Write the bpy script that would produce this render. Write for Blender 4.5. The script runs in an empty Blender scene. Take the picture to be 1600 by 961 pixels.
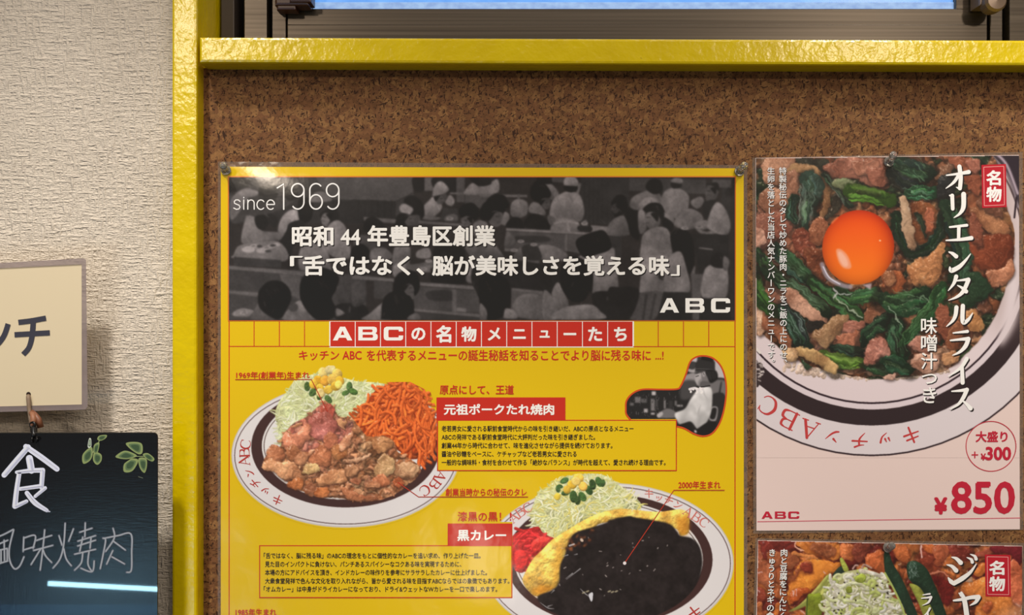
import bpy, math, random
import numpy as np
from mathutils.geometry import tessellate_polygon
from mathutils import Vector

# ------------------------------------------------------------------ camera, world, lights
scene = bpy.context.scene
COL = scene.collection
D = 0.75                    # camera to wall, metres
S = 0.00052                 # metres of wall seen by one pixel
CZ = 1.45                   # eye height
cam_data = bpy.data.cameras.new('camera')
cam = bpy.data.objects.new('camera', cam_data)
COL.objects.link(cam)
cam.location = (0, -D, CZ)
cam.rotation_euler = (math.pi / 2, 0, 0)
cam_data.sensor_width = 36.0
cam_data.lens = 36.0 * D / (1600 * S)
cam_data.clip_start = 0.01
scene.camera = cam
scene.view_settings.view_transform = 'Standard'
scene.view_settings.look = 'None'
scene.view_settings.gamma = 1.0
scene.view_settings.use_curve_mapping = False
scene.view_settings.exposure = 0.16
scene.cycles.max_bounces = 8
scene.cycles.caustics_reflective = False
scene.cycles.caustics_refractive = False

world = bpy.data.worlds.new('room_air')
scene.world = world
world.use_nodes = True
wb = world.node_tree.nodes['Background']
wb.inputs[0].default_value = (1.0, 0.86, 0.74, 1)
wb.inputs[1].default_value = 0.13


def lamp(name, kind, loc, energy, color, target=None, **kw):
    ld = bpy.data.lights.new(name, kind)
    ld.energy = energy
    ld.color = color
    for k, v in kw.items():
        setattr(ld, k, v)
    o = bpy.data.objects.new(name, ld)
    COL.objects.link(o)
    o.location = loc
    if target is not None:
        d = Vector(target) - Vector(loc)
        o.rotation_euler = d.to_track_quat('-Z', 'Y').to_euler()
    return o


# recessed wall washer, right twin added for even light: cones start a little below the sill rail
for lx, tx, pw in ((-0.45, -0.22, 58.0), (0.62, 0.44, 46.0)):
    lamp('ceiling_downlight', 'SPOT', (lx, -0.60, CZ + 1.07), pw, (1.0, 0.93, 0.82),
         target=(tx, -0.16, CZ - 1.1), spot_size=math.radians(53 if lx < 0 else 60), spot_blend=0.6, shadow_soft_size=0.05)
# two warm pendant lamps further back in the room
lamp('pendant_lamp', 'AREA', (-1.17, -2.70, CZ + 1.04), 10.0, (1.0, 0.84, 0.66), target=(0, 0, CZ), shape='DISK', size=0.28)
lamp('pendant_lamp', 'AREA', (1.32, -2.70, CZ + 1.00), 8.0, (1.0, 0.84, 0.66), target=(0, 0, CZ), shape='DISK', size=0.20)
# low counter lamp
lamp('counter_lamp', 'AREA', (-0.12, -2.25, CZ - 0.82), 0.7, (1.0, 0.90, 0.74), target=(0, 0, CZ), shape='DISK', size=0.14)
# low fluorescent tube, and an added blue panel for the board's glow, facing the wall
o = lamp('low_tube', 'AREA', (-1.285, -2.32, CZ - 0.90), 2.3, (0.42, 0.80, 1.0), shape='RECTANGLE', size=0.42, size_y=0.015)
o.rotation_euler = (math.pi / 2, 0.053, 0)
o = lamp('added_blue_light', 'AREA', (-1.35, -2.36, CZ - 1.22), 3.0, (0.12, 0.48, 1.0), shape='RECTANGLE', size=0.95, size_y=0.5)
o.rotation_euler = (math.pi / 2, 0, 0)
# added soft fill from above, no known lamp of the room
lamp('added_fill', 'AREA', (0.30, -1.0, CZ + 1.14), 10.0, (1.0, 0.88, 0.74), target=(0.1, 0, CZ - 0.1), shape='RECTANGLE', size=1.2, size_y=0.8)

# ------------------------------------------------------------------ helpers
E = np.array([0.935, 0.875, 0.795])       # how bright and how warm a white sheet looks on this wall


def lin(c):
    c = np.asarray(c, float) / 255.0
    return np.where(c <= 0.04045, c / 12.92, ((c + 0.055) / 1.055) ** 2.4)


def alb(c):
    """albedo of a surface seen as the sRGB colour c under this room's light"""
    return np.clip(lin(c) / E, 0.0, 0.95)


def P(px, py, d=0.0):
    k = (D - d) / D
    return ((px - 800.0) * S * k, -d, CZ + (480.5 - py) * S * k)


ORIG = {}


def tag(o, label=None, cat=None, group=None, kind=None):
    if label: o['label'] = label
    if cat: o['category'] = cat
    if group: o['group'] = group
    if kind: o['kind'] = kind
    return o


def empty(name, loc):
    o = bpy.data.objects.new(name, None)
    o.empty_display_size = 0.02
    o.location = loc
    COL.objects.link(o)
    ORIG[o.name] = np.array(loc, float)
    return o


def mk(name, verts, faces, mat, parent=None, ink=None, smooth=False, origin=None):
    """one mesh object from world coordinates; ink = per-vertex linear colour (n,3) or one colour"""
    v = np.asarray(verts, float).reshape(-1, 3)
    if parent is not None:
        org = ORIG[parent.name]
    else:
        org = np.array(origin if origin is not None else (0.5 * (v[:, 0].min() + v[:, 0].max()), 0.5 * (v[:, 1].min() + v[:, 1].max()), v[:, 2].min()))
    me = bpy.data.meshes.new(name)
    if isinstance(faces, np.ndarray):
        n, w = faces.shape
        me.vertices.add(len(v)); me.loops.add(n * w); me.polygons.add(n)
        me.vertices.foreach_set('co', (v - org).astype(np.float32).ravel())
        me.loops.foreach_set('vertex_index', faces.astype(np.int32).ravel())
        me.polygons.foreach_set('loop_start', (np.arange(n) * w).astype(np.int32))
        me.update(calc_edges=True)
    else:
        me.from_pydata((v - org).tolist(), [], [tuple(int(i) for i in f) for f in faces])
    me.validate()
    if ink is not None:
        ink = np.asarray(ink, float)
        if ink.ndim == 1:
            ink = np.repeat(ink[None, :], len(v), 0)
        a = me.color_attributes.new('ink', 'FLOAT_COLOR', 'POINT')
        a.data.foreach_set('color', np.hstack([ink, np.ones((len(v), 1))]).astype(np.float32).ravel())
    me.materials.append(mat)
    if smooth:
        me.polygons.foreach_set('use_smooth', np.ones(len(me.polygons), dtype=bool))
    o = bpy.data.objects.new(name, me)
    COL.objects.link(o)
    if parent is not None:
        o.parent = parent
        ORIG[o.name] = org
    else:
        o.location = org
        ORIG[o.name] = org
    return o


class Geo:
    """collects 2-D shapes (pixels of the wall) or 3-D shapes into one mesh"""
    def __init__(self):
        self.v = []; self.f = []; self.c = []

    def add(self, verts, faces, col=None):
        n = len(self.v)
        self.v += [tuple(p) for p in verts]
        self.f += [tuple(i + n for i in f) for f in faces]
        c = alb(col) if col is not None else np.array([.5, .5, .5])
        self.c += [c] * len(verts)

    def build(self, name, mat, parent=None, smooth=False, bulge=None, origin=None):
        return mk(name, self.v, self.f, mat, parent, ink=np.array(self.c), smooth=smooth, origin=origin)


def no_bulge(x, y):
    return 0.0 * np.asarray(x, float)


class Flat(Geo):
    """flat print at depth d on a sheet whose surface bulges by bulge(px, py)"""
    def __init__(self, d, bulge=no_bulge):
        super().__init__(); self.d = d; self.b = bulge; self.n = 0

    def pts(self, pts, faces, col, plies=1):
        # every stroke lies a few microns over the one before it, as wet ink does
        self.n = (self.n + 1) % 19
        m = len(pts) // plies
        self.add([P(x, y, self.d + self.n * 3e-6 + (i // m) * 6e-6 + float(self.b(x, y))) for i, (x, y) in enumerate(pts)], faces, col)

    def rect(self, x0, y0, x1, y1, col, step=12.0):
        nx = max(1, int(math.ceil((x1 - x0) / step))); ny = max(1, int(math.ceil((y1 - y0) / step)))
        pts = [(x0 + (x1 - x0) * i / nx, y0 + (y1 - y0) * j / ny) for j in range(ny + 1) for i in range(nx + 1)]
        w = nx + 1
        self.pts(pts, [(j * w + i, (j + 1) * w + i, (j + 1) * w + i + 1, j * w + i + 1) for j in range(ny) for i in range(nx)], col)

    def frame(self, x0, y0, x1, y1, t, col):
        self.rect(x0, y0, x1, y0 + t, col); self.rect(x0, y1 - t, x1, y1, col)
        self.rect(x0, y0 + t, x0 + t, y1 - t, col); self.rect(x1 - t, y0 + t, x1, y1 - t, col)

    def poly(self, pts, col, holes=()):
        loops = [[Vector((x, y, 0)) for x, y in pts]] + [[Vector((x, y, 0)) for x, y in h] for h in holes]
        flat = [(p.x, p.y) for l in loops for p in l]
        tris = tessellate_polygon(loops)
        out = []
        for t in tris:
            a, b, c = (flat[i] for i in t)
            s = (b[0] - a[0]) * (c[1] - a[1]) - (b[1] - a[1]) * (c[0] - a[0])
            out.append(t if s < 0 else (t[0], t[2], t[1]))
        self.pts(flat, out, col)

    def brush(self, pts, w, col, smooth=True, caps=True):
        """tapered stroke; w one width or a list"""
        pts = [tuple(map(float, p)) for p in pts]
        n = len(pts)
        w = [float(w)] * n if not hasattr(w, '__len__') else [float(q) for q in w]
        if smooth and n > 2:
            pp, ww = [], []
            for i in range(n - 1):
                p0 = pts[max(i - 1, 0)]; p1 = pts[i]; p2 = pts[i + 1]; p3 = pts[min(i + 2, n - 1)]
                for k in range(6):
                    t = k / 6
                    pp.append(tuple(cr(p0[j], p1[j], p2[j], p3[j], t) for j in (0, 1)))
                    ww.append(w[i] + (w[i + 1] - w[i]) * t)
            pp.append(pts[-1]); ww.append(w[-1])
            pts, w = pp, ww
        elif n > 1:
            pp, ww = [pts[0]], [w[0]]
            for i in range(n - 1):
                m = max(1, int(math.hypot(pts[i + 1][0] - pts[i][0], pts[i + 1][1] - pts[i][1]) / 7))
                for k in range(1, m + 1):
                    pp.append(tuple(pts[i][j] + (pts[i + 1][j] - pts[i][j]) * k / m for j in (0, 1))); ww.append(w[i] + (w[i + 1] - w[i]) * k / m)
            pts, w = pp, ww
        n = len(pts)
        L, R = [], []
        for i in range(n):
            a = pts[max(i - 1, 0)]; b = pts[min(i + 1, n - 1)]
            dx, dy = b[0] - a[0], b[1] - a[1]
            l = math.hypot(dx, dy) or 1.0
            nx, ny = -dy / l, dx / l
            h = w[i] / 2
            L.append((pts[i][0] + nx * h, pts[i][1] + ny * h)); R.append((pts[i][0] - nx * h, pts[i][1] - ny * h))
        self.pts(L + R, [(i, i + 1, n + i + 1, n + i) for i in range(n - 1)], col)
        if caps:
            for i, e in ((0, 1), (n - 1, n - 2)):
                if w[i] > 1.0:
                    r = w[i] / 2
                    c = pts[i]
                    ring = [(c[0] + r * math.cos(a), c[1] - r * math.sin(a)) for a in [2 * math.pi * k / 12 for k in range(12)]]
                    self.pts(ring, [tuple(range(12))], col)

    def disc(self, cx, cy, r, col, n=24, ry=None):
        ry = ry or r
        self.pts([(cx + r * math.cos(2 * math.pi * k / n), cy - ry * math.sin(2 * math.pi * k / n)) for k in range(n)], [tuple(range(n))], col)

    def ring(self, cx, cy, r, t, col, n=64):
        pts = []
        for k in range(n):
            a = 2 * math.pi * k / n
            pts.append((cx + (r - t / 2) * math.cos(a), cy + (r - t / 2) * math.sin(a)))
            pts.append((cx + (r + t / 2) * math.cos(a), cy + (r + t / 2) * math.sin(a)))
        self.pts(pts, [(2 * k, 2 * k + 1, (2 * k + 3) % (2 * n), (2 * k + 2) % (2 * n)) for k in range(n)], col)

    # ---- lettering
    def text(self, s, box, col, bold=0.0, rot=None, shadow=None):
        """the ink of s fills box = (x0, y0, x1, y1)"""
        v, f = glyphs(s, bold)
        if not len(v):
            return
        x0, y0, x1, y1 = box
        mn = v.min(0); mx = v.max(0)
        u = (v - mn) / np.maximum(mx - mn, 1e-6)
        self.pts([(x0 + a * (x1 - x0), y1 - b * (y1 - y0)) for a, b in u], f, col, plies(bold))

    def char(self, s, cx, cy, size, col, bold=0.0, ang=0.0, sx=1.0, center=True):
        """one sign of em size px, turned clockwise by ang (radians), centred on its em box (or ink)"""
        v, f = glyphs(s, bold)
        if not len(v):
            return
        if center:
            c = 0.5 * (v.min(0) + v.max(0))
        else:
            c = np.array([0.5, 0.38])
        q = (v - c) * size
        ca, sa = math.cos(ang), math.sin(ang)
        self.pts([(cx + a * sx * ca + b * sa, cy + a * sx * sa - b * ca) for a, b in q], f, col, plies(bold))


def cr(a, b, c, d, t):
    return 0.5 * (2 * b + (c - a) * t + (2 * a - 5 * b + 4 * c - d) * t * t + (3 * b - a - 3 * c + d) * t ** 3)


GL = {}


def plies(bold): return 1 if not bold else 9 if bold >= .028 else 5


def glyphs(s, bold=0.0):
    key = (s, bold)
    if key in GL:
        return GL[key]
    if bold:
        # heavier weight: the same outline struck several times around its place
        v, f = glyphs(s, 0.0)
        n = len(v)
        dirs = [(math.cos(a), math.sin(a)) for a in [2 * math.pi * k / 8 for k in range(8)]] if bold >= .028 else [(1, .35), (-1, -.35), (.3, 1), (-.3, -1)]
        assert len(dirs) + 1 == plies(bold)
        vv = np.concatenate([v] + [v + np.array(d) * bold for d in dirs]) if n else v
        GL[key] = (vv, [tuple(i + n * k for i in t) for k in range(len(dirs) + 1) for t in f])
        return GL[key]
    cu = bpy.data.curves.new('lettering', 'FONT')
    cu.body = s
    cu.size = 1.0
    cu.resolution_u = 3
    cu.fill_mode = 'FRONT'
    o = bpy.data.objects.new('lettering', cu)
    COL.objects.link(o)
    dg = bpy.context.evaluated_depsgraph_get()
    me = o.evaluated_get(dg).to_mesh()
    v = np.array([(p.co.x, p.co.y) for p in me.vertices])
    f = []
    for p in me.polygons:
        t = tuple(p.vertices)
        f.append(t)
    o.evaluated_get(dg).to_mesh_clear()
    bpy.data.objects.remove(o)
    bpy.data.curves.remove(cu)
    GL[key] = (v, f)
    return GL[key]


def box(g, x0, y0, x1, y1, d0, d1, col=(128, 128, 128), slope=0.0, bevel=0.0, dref=None):
    """box whose FRONT face covers the wall pixels x0..x1, y0..y1 at depth d1; back at depth d0"""
    ref = d1 if dref is None else dref
    k = (D - ref) / D
    X0, X1 = (x0 - 800) * S * k, (x1 - 800) * S * k
    def Z(x, y): return CZ + (480.5 - (y + slope * (x - x0))) * S * k
    b = bevel
    prof = [(b, 0), (0, b)] if b > 0 else [(0, 0)]
    vs, fs = [], []
    rings = []
    # front ring(s) to back ring
    if b > 0:
        levels = [(b, d1), (b * 0.3, d1 - b * 0.3), (0, d1 - b), (0, d0)]
    else:
        levels = [(0, d1), (0, d0)]
    for ins, dd in levels:
        n = len(vs)
        vs += [(X0 + ins, -dd, Z(x0, y1) + ins), (X1 - ins, -dd, Z(x1, y1) + ins), (X1 - ins, -dd, Z(x1, y0) - ins), (X0 + ins, -dd, Z(x0, y0) - ins)]
        rings.append(n)
    fs.append((0, 1, 2, 3))
    for a, c in zip(rings[:-1], rings[1:]):
        for i in range(4):
            j = (i + 1) % 4
            fs.append((a + i, c + i, c + j, a + j))
    l = rings[-1]
    fs.append((l + 3, l + 2, l + 1, l))
    g.add(vs, fs, col)


def tube(g, pts, r, n=10, col=(128, 128, 128), closed=False):
    """round bar through world points; r one radius or a list"""
    pts = [np.array(p, float) for p in pts]
    m = len(pts)
    r = [r] * m if not hasattr(r, '__len__') else r
    vs = []
    up = np.array([0.31, 0.9, 0.27]); up /= np.linalg.norm(up)
    for i in range(m):
        if closed:
            t = pts[(i + 1) % m] - pts[(i - 1) % m]
        else:
            t = pts[min(i + 1, m - 1)] - pts[max(i - 1, 0)]
        t = t / (np.linalg.norm(t) + 1e-12)
        a = np.cross(t, up); a /= np.linalg.norm(a) + 1e-12
        b = np.cross(t, a)
        up = np.cross(a, t)
        for k in range(n):
            q = 2 * math.pi * k / n
            vs.append(pts[i] + r[i] * (math.cos(q) * a + math.sin(q) * b))
    fs = []
    for i in range(m if closed else m - 1):
        j = (i + 1) % m
        for k in range(n):
            fs.append((i * n + k, i * n + (k + 1) % n, j * n + (k + 1) % n, j * n + k))
    if not closed:
        fs.append(tuple(range(n - 1, -1, -1))); fs.append(tuple((m - 1) * n + k for k in range(n)))
    g.add(vs, fs, col)


def lathe(g, c, prof, n=24, axis='y', col=(128, 128, 128)):
    """turned shape: prof = [(radius, distance from the wall)], axis towards the viewer"""
    vs, fs = [], []
    for r, h in prof:
        for k in range(n):
            a = 2 * math.pi * k / n
            vs.append((c[0] + r * math.cos(a), c[1] - h, c[2] + r * math.sin(a)))
    m = len(prof)
    for i in range(m - 1):
        for k in range(n):
            fs.append((i * n + k, i * n + (k + 1) % n, (i + 1) * n + (k + 1) % n, (i + 1) * n + k))
    fs.append(tuple(range(n - 1, -1, -1))); fs.append(tuple((m - 1) * n + k for k in range(n)))
    g.add(vs, fs, col)


# ------------------------------------------------------------------ materials
def new_mat(name):
    m = bpy.data.materials.new(name)
    m.use_nodes = True
    nt = m.node_tree
    return m, nt, nt.nodes['Principled BSDF'], nt.nodes, nt.links


def simple(name, srgb, rough=0.5, metal=0.0, spec=0.5):
    m, nt, b, N, L = new_mat(name)
    b.inputs['Base Color'].default_value = (*alb(srgb), 1)
    b.inputs['Roughness'].default_value = rough
    b.inputs['Metallic'].default_value = metal
    b.inputs['Specular IOR Level'].default_value = spec
    return m


def coords(N, L, scale=(1, 1, 1), rot=(0, 0, 0)):
    g = N.new('ShaderNodeNewGeometry')
    mp = N.new('ShaderNodeMapping')
    mp.inputs['Scale'].default_value = scale
    mp.inputs['Rotation'].default_value = rot
    L.new(g.outputs['Position'], mp.inputs['Vector'])
    return mp.outputs['Vector']


def noise(N, L, vec, scale, detail=2, rough=0.5):
    n = N.new('ShaderNodeTexNoise')
    n.inputs['Scale'].default_value = scale
    n.inputs['Detail'].default_value = detail
    n.inputs['Roughness'].default_value = rough
    L.new(vec, n.inputs['Vector'])
    return n.outputs['Fac']


def ramp(N, L, fac, stops):
    r = N.new('ShaderNodeValToRGB')
    while len(r.color_ramp.elements) < len(stops):
        r.color_ramp.elements.new(0.5)
    for e, (p, c) in zip(r.color_ramp.elements, stops):
        e.position = p
        e.color = (*c, 1) if len(c) == 3 else c
    L.new(fac, r.inputs['Fac'])
    return r.outputs['Color']


def math_node(N, L, op, a, b=None):
    m = N.new('ShaderNodeMath'); m.operation = op
    for i, q in enumerate((a, b)):
        if q is None: continue
        if isinstance(q, (int, float)): m.inputs[i].default_value = q
        else: L.new(q, m.inputs[i])
    return m.outputs[0]


def mixc(N, L, fac, a, b, mode='MIX'):
    m = N.new('ShaderNodeMix'); m.data_type = 'RGBA'; m.blend_type = mode
    for s, q in ((0, fac), (6, a), (7, b)):
        if isinstance(q, (int, float)): m.inputs[s].default_value = q
        elif isinstance(q, (tuple, list, np.ndarray)): m.inputs[s].default_value = (*q, 1)
        else: L.new(q, m.inputs[s])
    return m.outputs[2]


def bump(N, L, h, strength, dist):
    b = N.new('ShaderNodeBump')
    b.inputs['Strength'].default_value = strength
    b.inputs['Distance'].default_value = dist
    L.new(h, b.inputs['Height'])
    return b.outputs['Normal']


def print_material(name, wave=1.0, coat=1.0, croughness=0.15):
    m, nt, b, N, L = new_mat(name)
    at = N.new('ShaderNodeAttribute'); at.attribute_name = 'ink'
    L.new(at.outputs['Color'], b.inputs['Base Color'])
    b.inputs['Roughness'].default_value = 0.6
    b.inputs['Specular IOR Level'].default_value = 0.2
    b.inputs['Coat Weight'].default_value = coat
    b.inputs['Coat Roughness'].default_value = croughness
    b.inputs['Coat IOR'].default_value = 1.45
    v = coords(N, L, (1, 1, 1))
    big = noise(N, L, v, 22, 1.5)
    fine = noise(N, L, v, 210, 1, 0.5)
    h = math_node(N, L, 'ADD', big, math_node(N, L, 'MULTIPLY', fine, 0.045))
    L.new(bump(N, L, h, 1.0, 0.0011 * wave), b.inputs['Coat Normal'])
    return m


M_PRINT = print_material('laminated_print')
M_MATT = print_material('painted_marks', 0.0, 0.0)

# wallpaper: woven embossed vinyl
m, nt, b, N, L = new_mat('wallpaper')
vh = coords(N, L, (85, 85, 430)); vv = coords(N, L, (400, 400, 75)); vf = coords(N, L, (420, 420, 900))
nh = noise(N, L, vh, 1.0, 2, 0.5); nv = noise(N, L, vv, 1.0, 2, 0.5)
h = math_node(N, L, 'MAXIMUM', nh, math_node(N, L, 'MULTIPLY', nv, 0.98))
h = math_node(N, L, 'ADD', h, math_node(N, L, 'MULTIPLY', noise(N, L, vf, 1.0, 2), 0.25))
c = ramp(N, L, noise(N, L, coords(N, L, (1, 1, 1)), 9, 3), [(0.3, alb((196, 181, 162))), (0.7, alb((209, 194, 175)))])
L.new(c, b.inputs['Base Color'])
b.inputs['Roughness'].default_value = 0.75
b.inputs['Specular IOR Level'].default_value = 0.25
L.new(bump(N, L, h, 0.9, 0.0042), b.inputs['Normal'])
M_WALLPAPER = m

# cork
m, nt, b, N, L = new_mat('cork')
g = N.new('ShaderNodeNewGeometry')
vor = N.new('ShaderNodeTexVoronoi'); vor.inputs['Scale'].default_value = 210
wn = N.new('ShaderNodeTexNoise'); wn.inputs['Scale'].default_value = 160; wn.inputs['Detail'].default_value = 2
L.new(g.outputs['Position'], wn.inputs['Vector'])
wadd = N.new('ShaderNodeVectorMath'); wadd.operation = 'MULTIPLY_ADD'
L.new(wn.outputs['Color'], wadd.inputs[0]); wadd.inputs[1].default_value = (0.008, 0.008, 0.008); L.new(g.outputs['Position'], wadd.inputs[2])
L.new(wadd.outputs[0], vor.inputs['Vector'])
sep = N.new('ShaderNodeSeparateColor'); L.new(vor.outputs['Color'], sep.inputs[0])
CORK = [alb((108, 70, 39)), alb((126, 86, 49)), alb((144, 102, 60)), alb((117, 76, 45))]
c = ramp(N, L, sep.outputs[0], [(0.0, CORK[0]), (0.4, CORK[3]), (0.65, CORK[1]), (1.0, CORK[2])])
c2 = ramp(N, L, noise(N, L, coords(N, L), 300, 3, 0.6), [(0.3, (0.72, 0.70, 0.68)), (0.7, (1.12, 1.1, 1.06))])
c = mixc(N, L, 1.0, c, c2, 'MULTIPLY')
flecks = None
for i, (ang, sc, th) in enumerate(((0.3, 1.0, .625), (1.25, 1.15, .62), (1.7, .75, .62), (2.85, 1.3, .635), (0.8, 1.5, .64))):
    v = coords(N, L, (190 * sc, 190 * sc, 520 * sc), (0, 0, 0))
    mp = v.node
    # turn the position first, then stretch it
    r = N.new('ShaderNodeMapping'); r.inputs['Rotation'].default_value = (0, ang, 0); r.inputs['Location'].default_value = (i * 3.1, 0, i * 1.7)
    L.new(g.outputs['Position'], r.inputs['Vector']); L.new(r.outputs['Vector'], mp.inputs['Vector'])
    n = noise(N, L, v, 1.0, 1.5, 0.6)
    f = ramp(N, L, n, [(th, (0, 0, 0)), (th + .03, (1, 1, 1))])
    flecks = f if flecks is None else mixc(N, L, 1.0, flecks, f, 'LIGHTEN')
c = mixc(N, L, flecks, c, alb((54, 28, 10)))
L.new(c, b.inputs['Base Color'])
b.inputs['Roughness'].default_value = 0.7
b.inputs['Specular IOR Level'].default_value = 0.3
L.new(bump(N, L, flecks, -0.35, 0.0006), b.inputs['Normal'])
M_CORK = m

# yellow gloss paint with brush marks
m, nt, b, N, L = new_mat('yellow_gloss_paint')
c = ramp(N, L, noise(N, L, coords(N, L, (1, 1, 1)), 30, 3), [(0.3, alb((206, 175, 0))), (0.7, alb((216, 186, 2)))])
chip = ramp(N, L, noise(N, L, coords(N, L, (1, 1, 1)), 95, 2, 0.6), [(0.76, (0, 0, 0)), (0.79, (1, 1, 1))])
c = mixc(N, L, chip, c, alb((150, 120, 20)))
L.new(c, b.inputs['Base Color'])
b.inputs['Roughness'].default_value = 0.2
b.inputs['Specular IOR Level'].default_value = 0.5
h = math_node(N, L, 'ADD', noise(N, L, coords(N, L, (1, 1, 1)), 130, 2), math_node(N, L, 'MULTIPLY', noise(N, L, coords(N, L, (1, 1, 1)), 340, 2), 0.35))
L.new(bump(N, L, h, 1.0, 0.00042), b.inputs['Normal'])
M_YELLOW = m

# brushed, dusty aluminium
m, nt, b, N, L = new_mat('aluminium')
n = noise(N, L, coords(N, L, (3, 300, 500)), 1.0, 3)
c = ramp(N, L, n, [(0.3, (0.060, 0.049, 0.039)), (0.7, (0.104, 0.087, 0.070))])
L.new(c, b.inputs['Base Color'])
b.inputs['Metallic'].default_value = 0.75
b.inputs['Roughness'].default_value = 0.32
M_ALU = m
M_DARK = simple('dark_rubber', (24, 21, 20), 0.7)
M_BRONZE = simple('brown_frame', (62, 52, 46), 0.5)

# daylight behind the frosted pane
m, nt, b, N, L = new_mat('frosted_pane')
n = noise(N, L, coords(N, L, (40, 40, 90)), 1.0, 3)
c = ramp(N, L, n, [(0.35, lin((78, 140, 222))), (0.65, lin((104, 164, 240)))])
b.inputs['Base Color'].default_value = (0.1, 0.2, 0.35, 1)
L.new(c, b.inputs['Emission Color'])
b.inputs['Emission Strength'].default_value = 0.85
b.inputs['Roughness'].default_value = 0.2
M_PANE = m

m, nt, b, N, L = new_mat('clear_plastic')
b.inputs['Base Color'].default_value = (0.95, 0.93, 0.88, 1)
b.inputs['Transmission Weight'].default_value = 0.86
b.inputs['IOR'].default_value = 1.47
b.inputs['Roughness'].default_value = 0.04
M_CLEAR = m

# clear laminate margin
m, nt, b, N, L = new_mat('laminate_margin')
tr = N.new('ShaderNodeBsdfTransparent'); tr.inputs[0].default_value = (0.93, 0.91, 0.89, 1)
b.inputs['Base Color'].default_value = (*alb((186, 168, 150)), 1)
b.inputs['Roughness'].default_value = 0.12
mx = N.new('ShaderNodeMixShader')
mx.inputs[0].default_value = 0.13
L.new(tr.outputs[0], mx.inputs[1]); L.new(b.outputs[0], mx.inputs[2])
L.new(mx.outputs[0], N['Material Output'].inputs['Surface'])
L.new(bump(N, L, noise(N, L, coords(N, L, (1, 1, 1)), 40, 2), 1.0, 0.002), b.inputs['Normal'])
M_FILM = m

# ------------------------------------------------------------------ the setting
g = Geo(); box(g, -700, -1400, 300, 3200, -0.10, 0.0)
box(g, 300, 78, 2400, 3200, -0.10, -0.006)
box(g, 300, -1400, 2400, -560, -0.10, -0.006)
wall = g.build('wall_back', M_WALLPAPER); tag(wall, 'cream woven-texture wallpapered wall behind the hanging signs', 'wall', kind='structure')

g = Geo(); box(g, 268, -560, 307.5, 2600, -0.062, 0.016, bevel=0.0022)
post = g.build('trim_1', M_YELLOW); tag(post, 'upright yellow gloss painted post between wallpaper and cork', 'trim', kind='structure')
g = Geo(); box(g, 311.0, 57.5, 2300, 97.5, -0.030, 0.0215, slope=0.0037, bevel=0.0022)
box(g, 309.0, 90, 2300, 106.2, -0.004, 0.0012, slope=0.0015)
rail = g.build('trim_2', M_YELLOW); tag(rail, 'horizontal yellow gloss painted rail above the cork, under the window', 'trim', kind='structure')

# sliding aluminium window above the rail, set back in its opening
WB = 0.034
win = empty('window_1', P(900, 70, -WB))
tag(win, 'aluminium framed window with a blue lit pane above the yellow rail', 'window', kind='structure')
g = Geo()
def wbox(x0, y0, x1, y1, back, front, g_=None): box(g_ or g, x0, y0, x1, y1, -WB - back, -WB + front, bevel=0.0008)
wbox(345, -420, 366, 110, 0.03, -0.004)
g.build('frame_channel', M_BRONZE, win)
g = Geo(); wbox(330, -420, 2300, 118, 0.045, -0.034); g.build('frame_back', M_DARK, win)
g = Geo(); wbox(381, -420, 417, 110, 0.026, 0.0); wbox(1577.5, -420, 1640, 110, 0.026, 0.0); g.build('frame_jamb', M_ALU, win)
sash = Geo()
wbox(424.5, -420, 446.5, 110, 0.024, -0.006, sash); wbox(1547, -420, 1567, 110, 0.024, -0.006, sash)
wbox(448.5, 13.5, 1543, 110, 0.024, -0.008, sash); wbox(448.5, 38, 1543, 110, 0.02, -0.0062, sash)
wbox(448.5, -420, 488, 15, 0.024, -0.008, sash); wbox(1494, -420, 1543, 15, 0.024, -0.008, sash)
so = sash.build('sash', M_ALU, win)
g = Geo(); wbox(486, -400, 1496, 16, 0.02, -0.014); g.build('pane', M_PANE, win)
g = Geo(); wbox(486, 3, 1496, 15, 0.02, -0.0125)
m, nt, b, N, L = new_mat('glowing_pane_strip')  # paler lower strip of the pane, its daylight glow put into the material
c = ramp(N, L, noise(N, L, coords(N, L, (120, 1, 200)), 1, 3), [(0.35, lin((96, 138, 196))), (0.65, lin((134, 172, 216)))])
L.new(c, b.inputs['Emission Color']); b.inputs['Emission Strength'].default_value = 0.85; b.inputs['Base Color'].default_value = (.2, .25, .35, 1)
M_PANE_STRIP = m
g.build('pane_strip', M_PANE_STRIP, win)
g = Geo()
lathe(g, P(1545, 8, -WB + 0.004), [(0.0, 0.0), (0.0085, 0.0), (0.0092, 0.003), (0.0092, 0.011), (0.0075, 0.0135), (0.0, 0.014)], 20)
box(g, 1531, -60, 1560, 8, -WB - 0.006, -WB + 0.010, bevel=0.002)
g.build('latch', simple('latch_bronze', (112, 92, 76), 0.3, 0.3), win, smooth=False)
g = Geo()
box(g, 429, -60, 482, 8, -WB - 0.006, -WB + 0.008, bevel=0.002)
box(g, 432, 4, 462, 15, -WB - 0.006, -WB + 0.006, bevel=0.0015)
box(g, 452, -60, 486, 3, -WB - 0.006, -WB + 0.010, bevel=0.0015)
g.build('latch', simple('latch_dark', (58, 32, 26), 0.35), win)

# cork panel
g = Geo(); box(g, 308.5, 78, 2300, 2600, -0.006, 0.0)
cork = g.build('cork_board', M_CORK); tag(cork, 'speckled brown cork board under the yellow rail, carrying the three posters', 'cork board')

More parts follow.
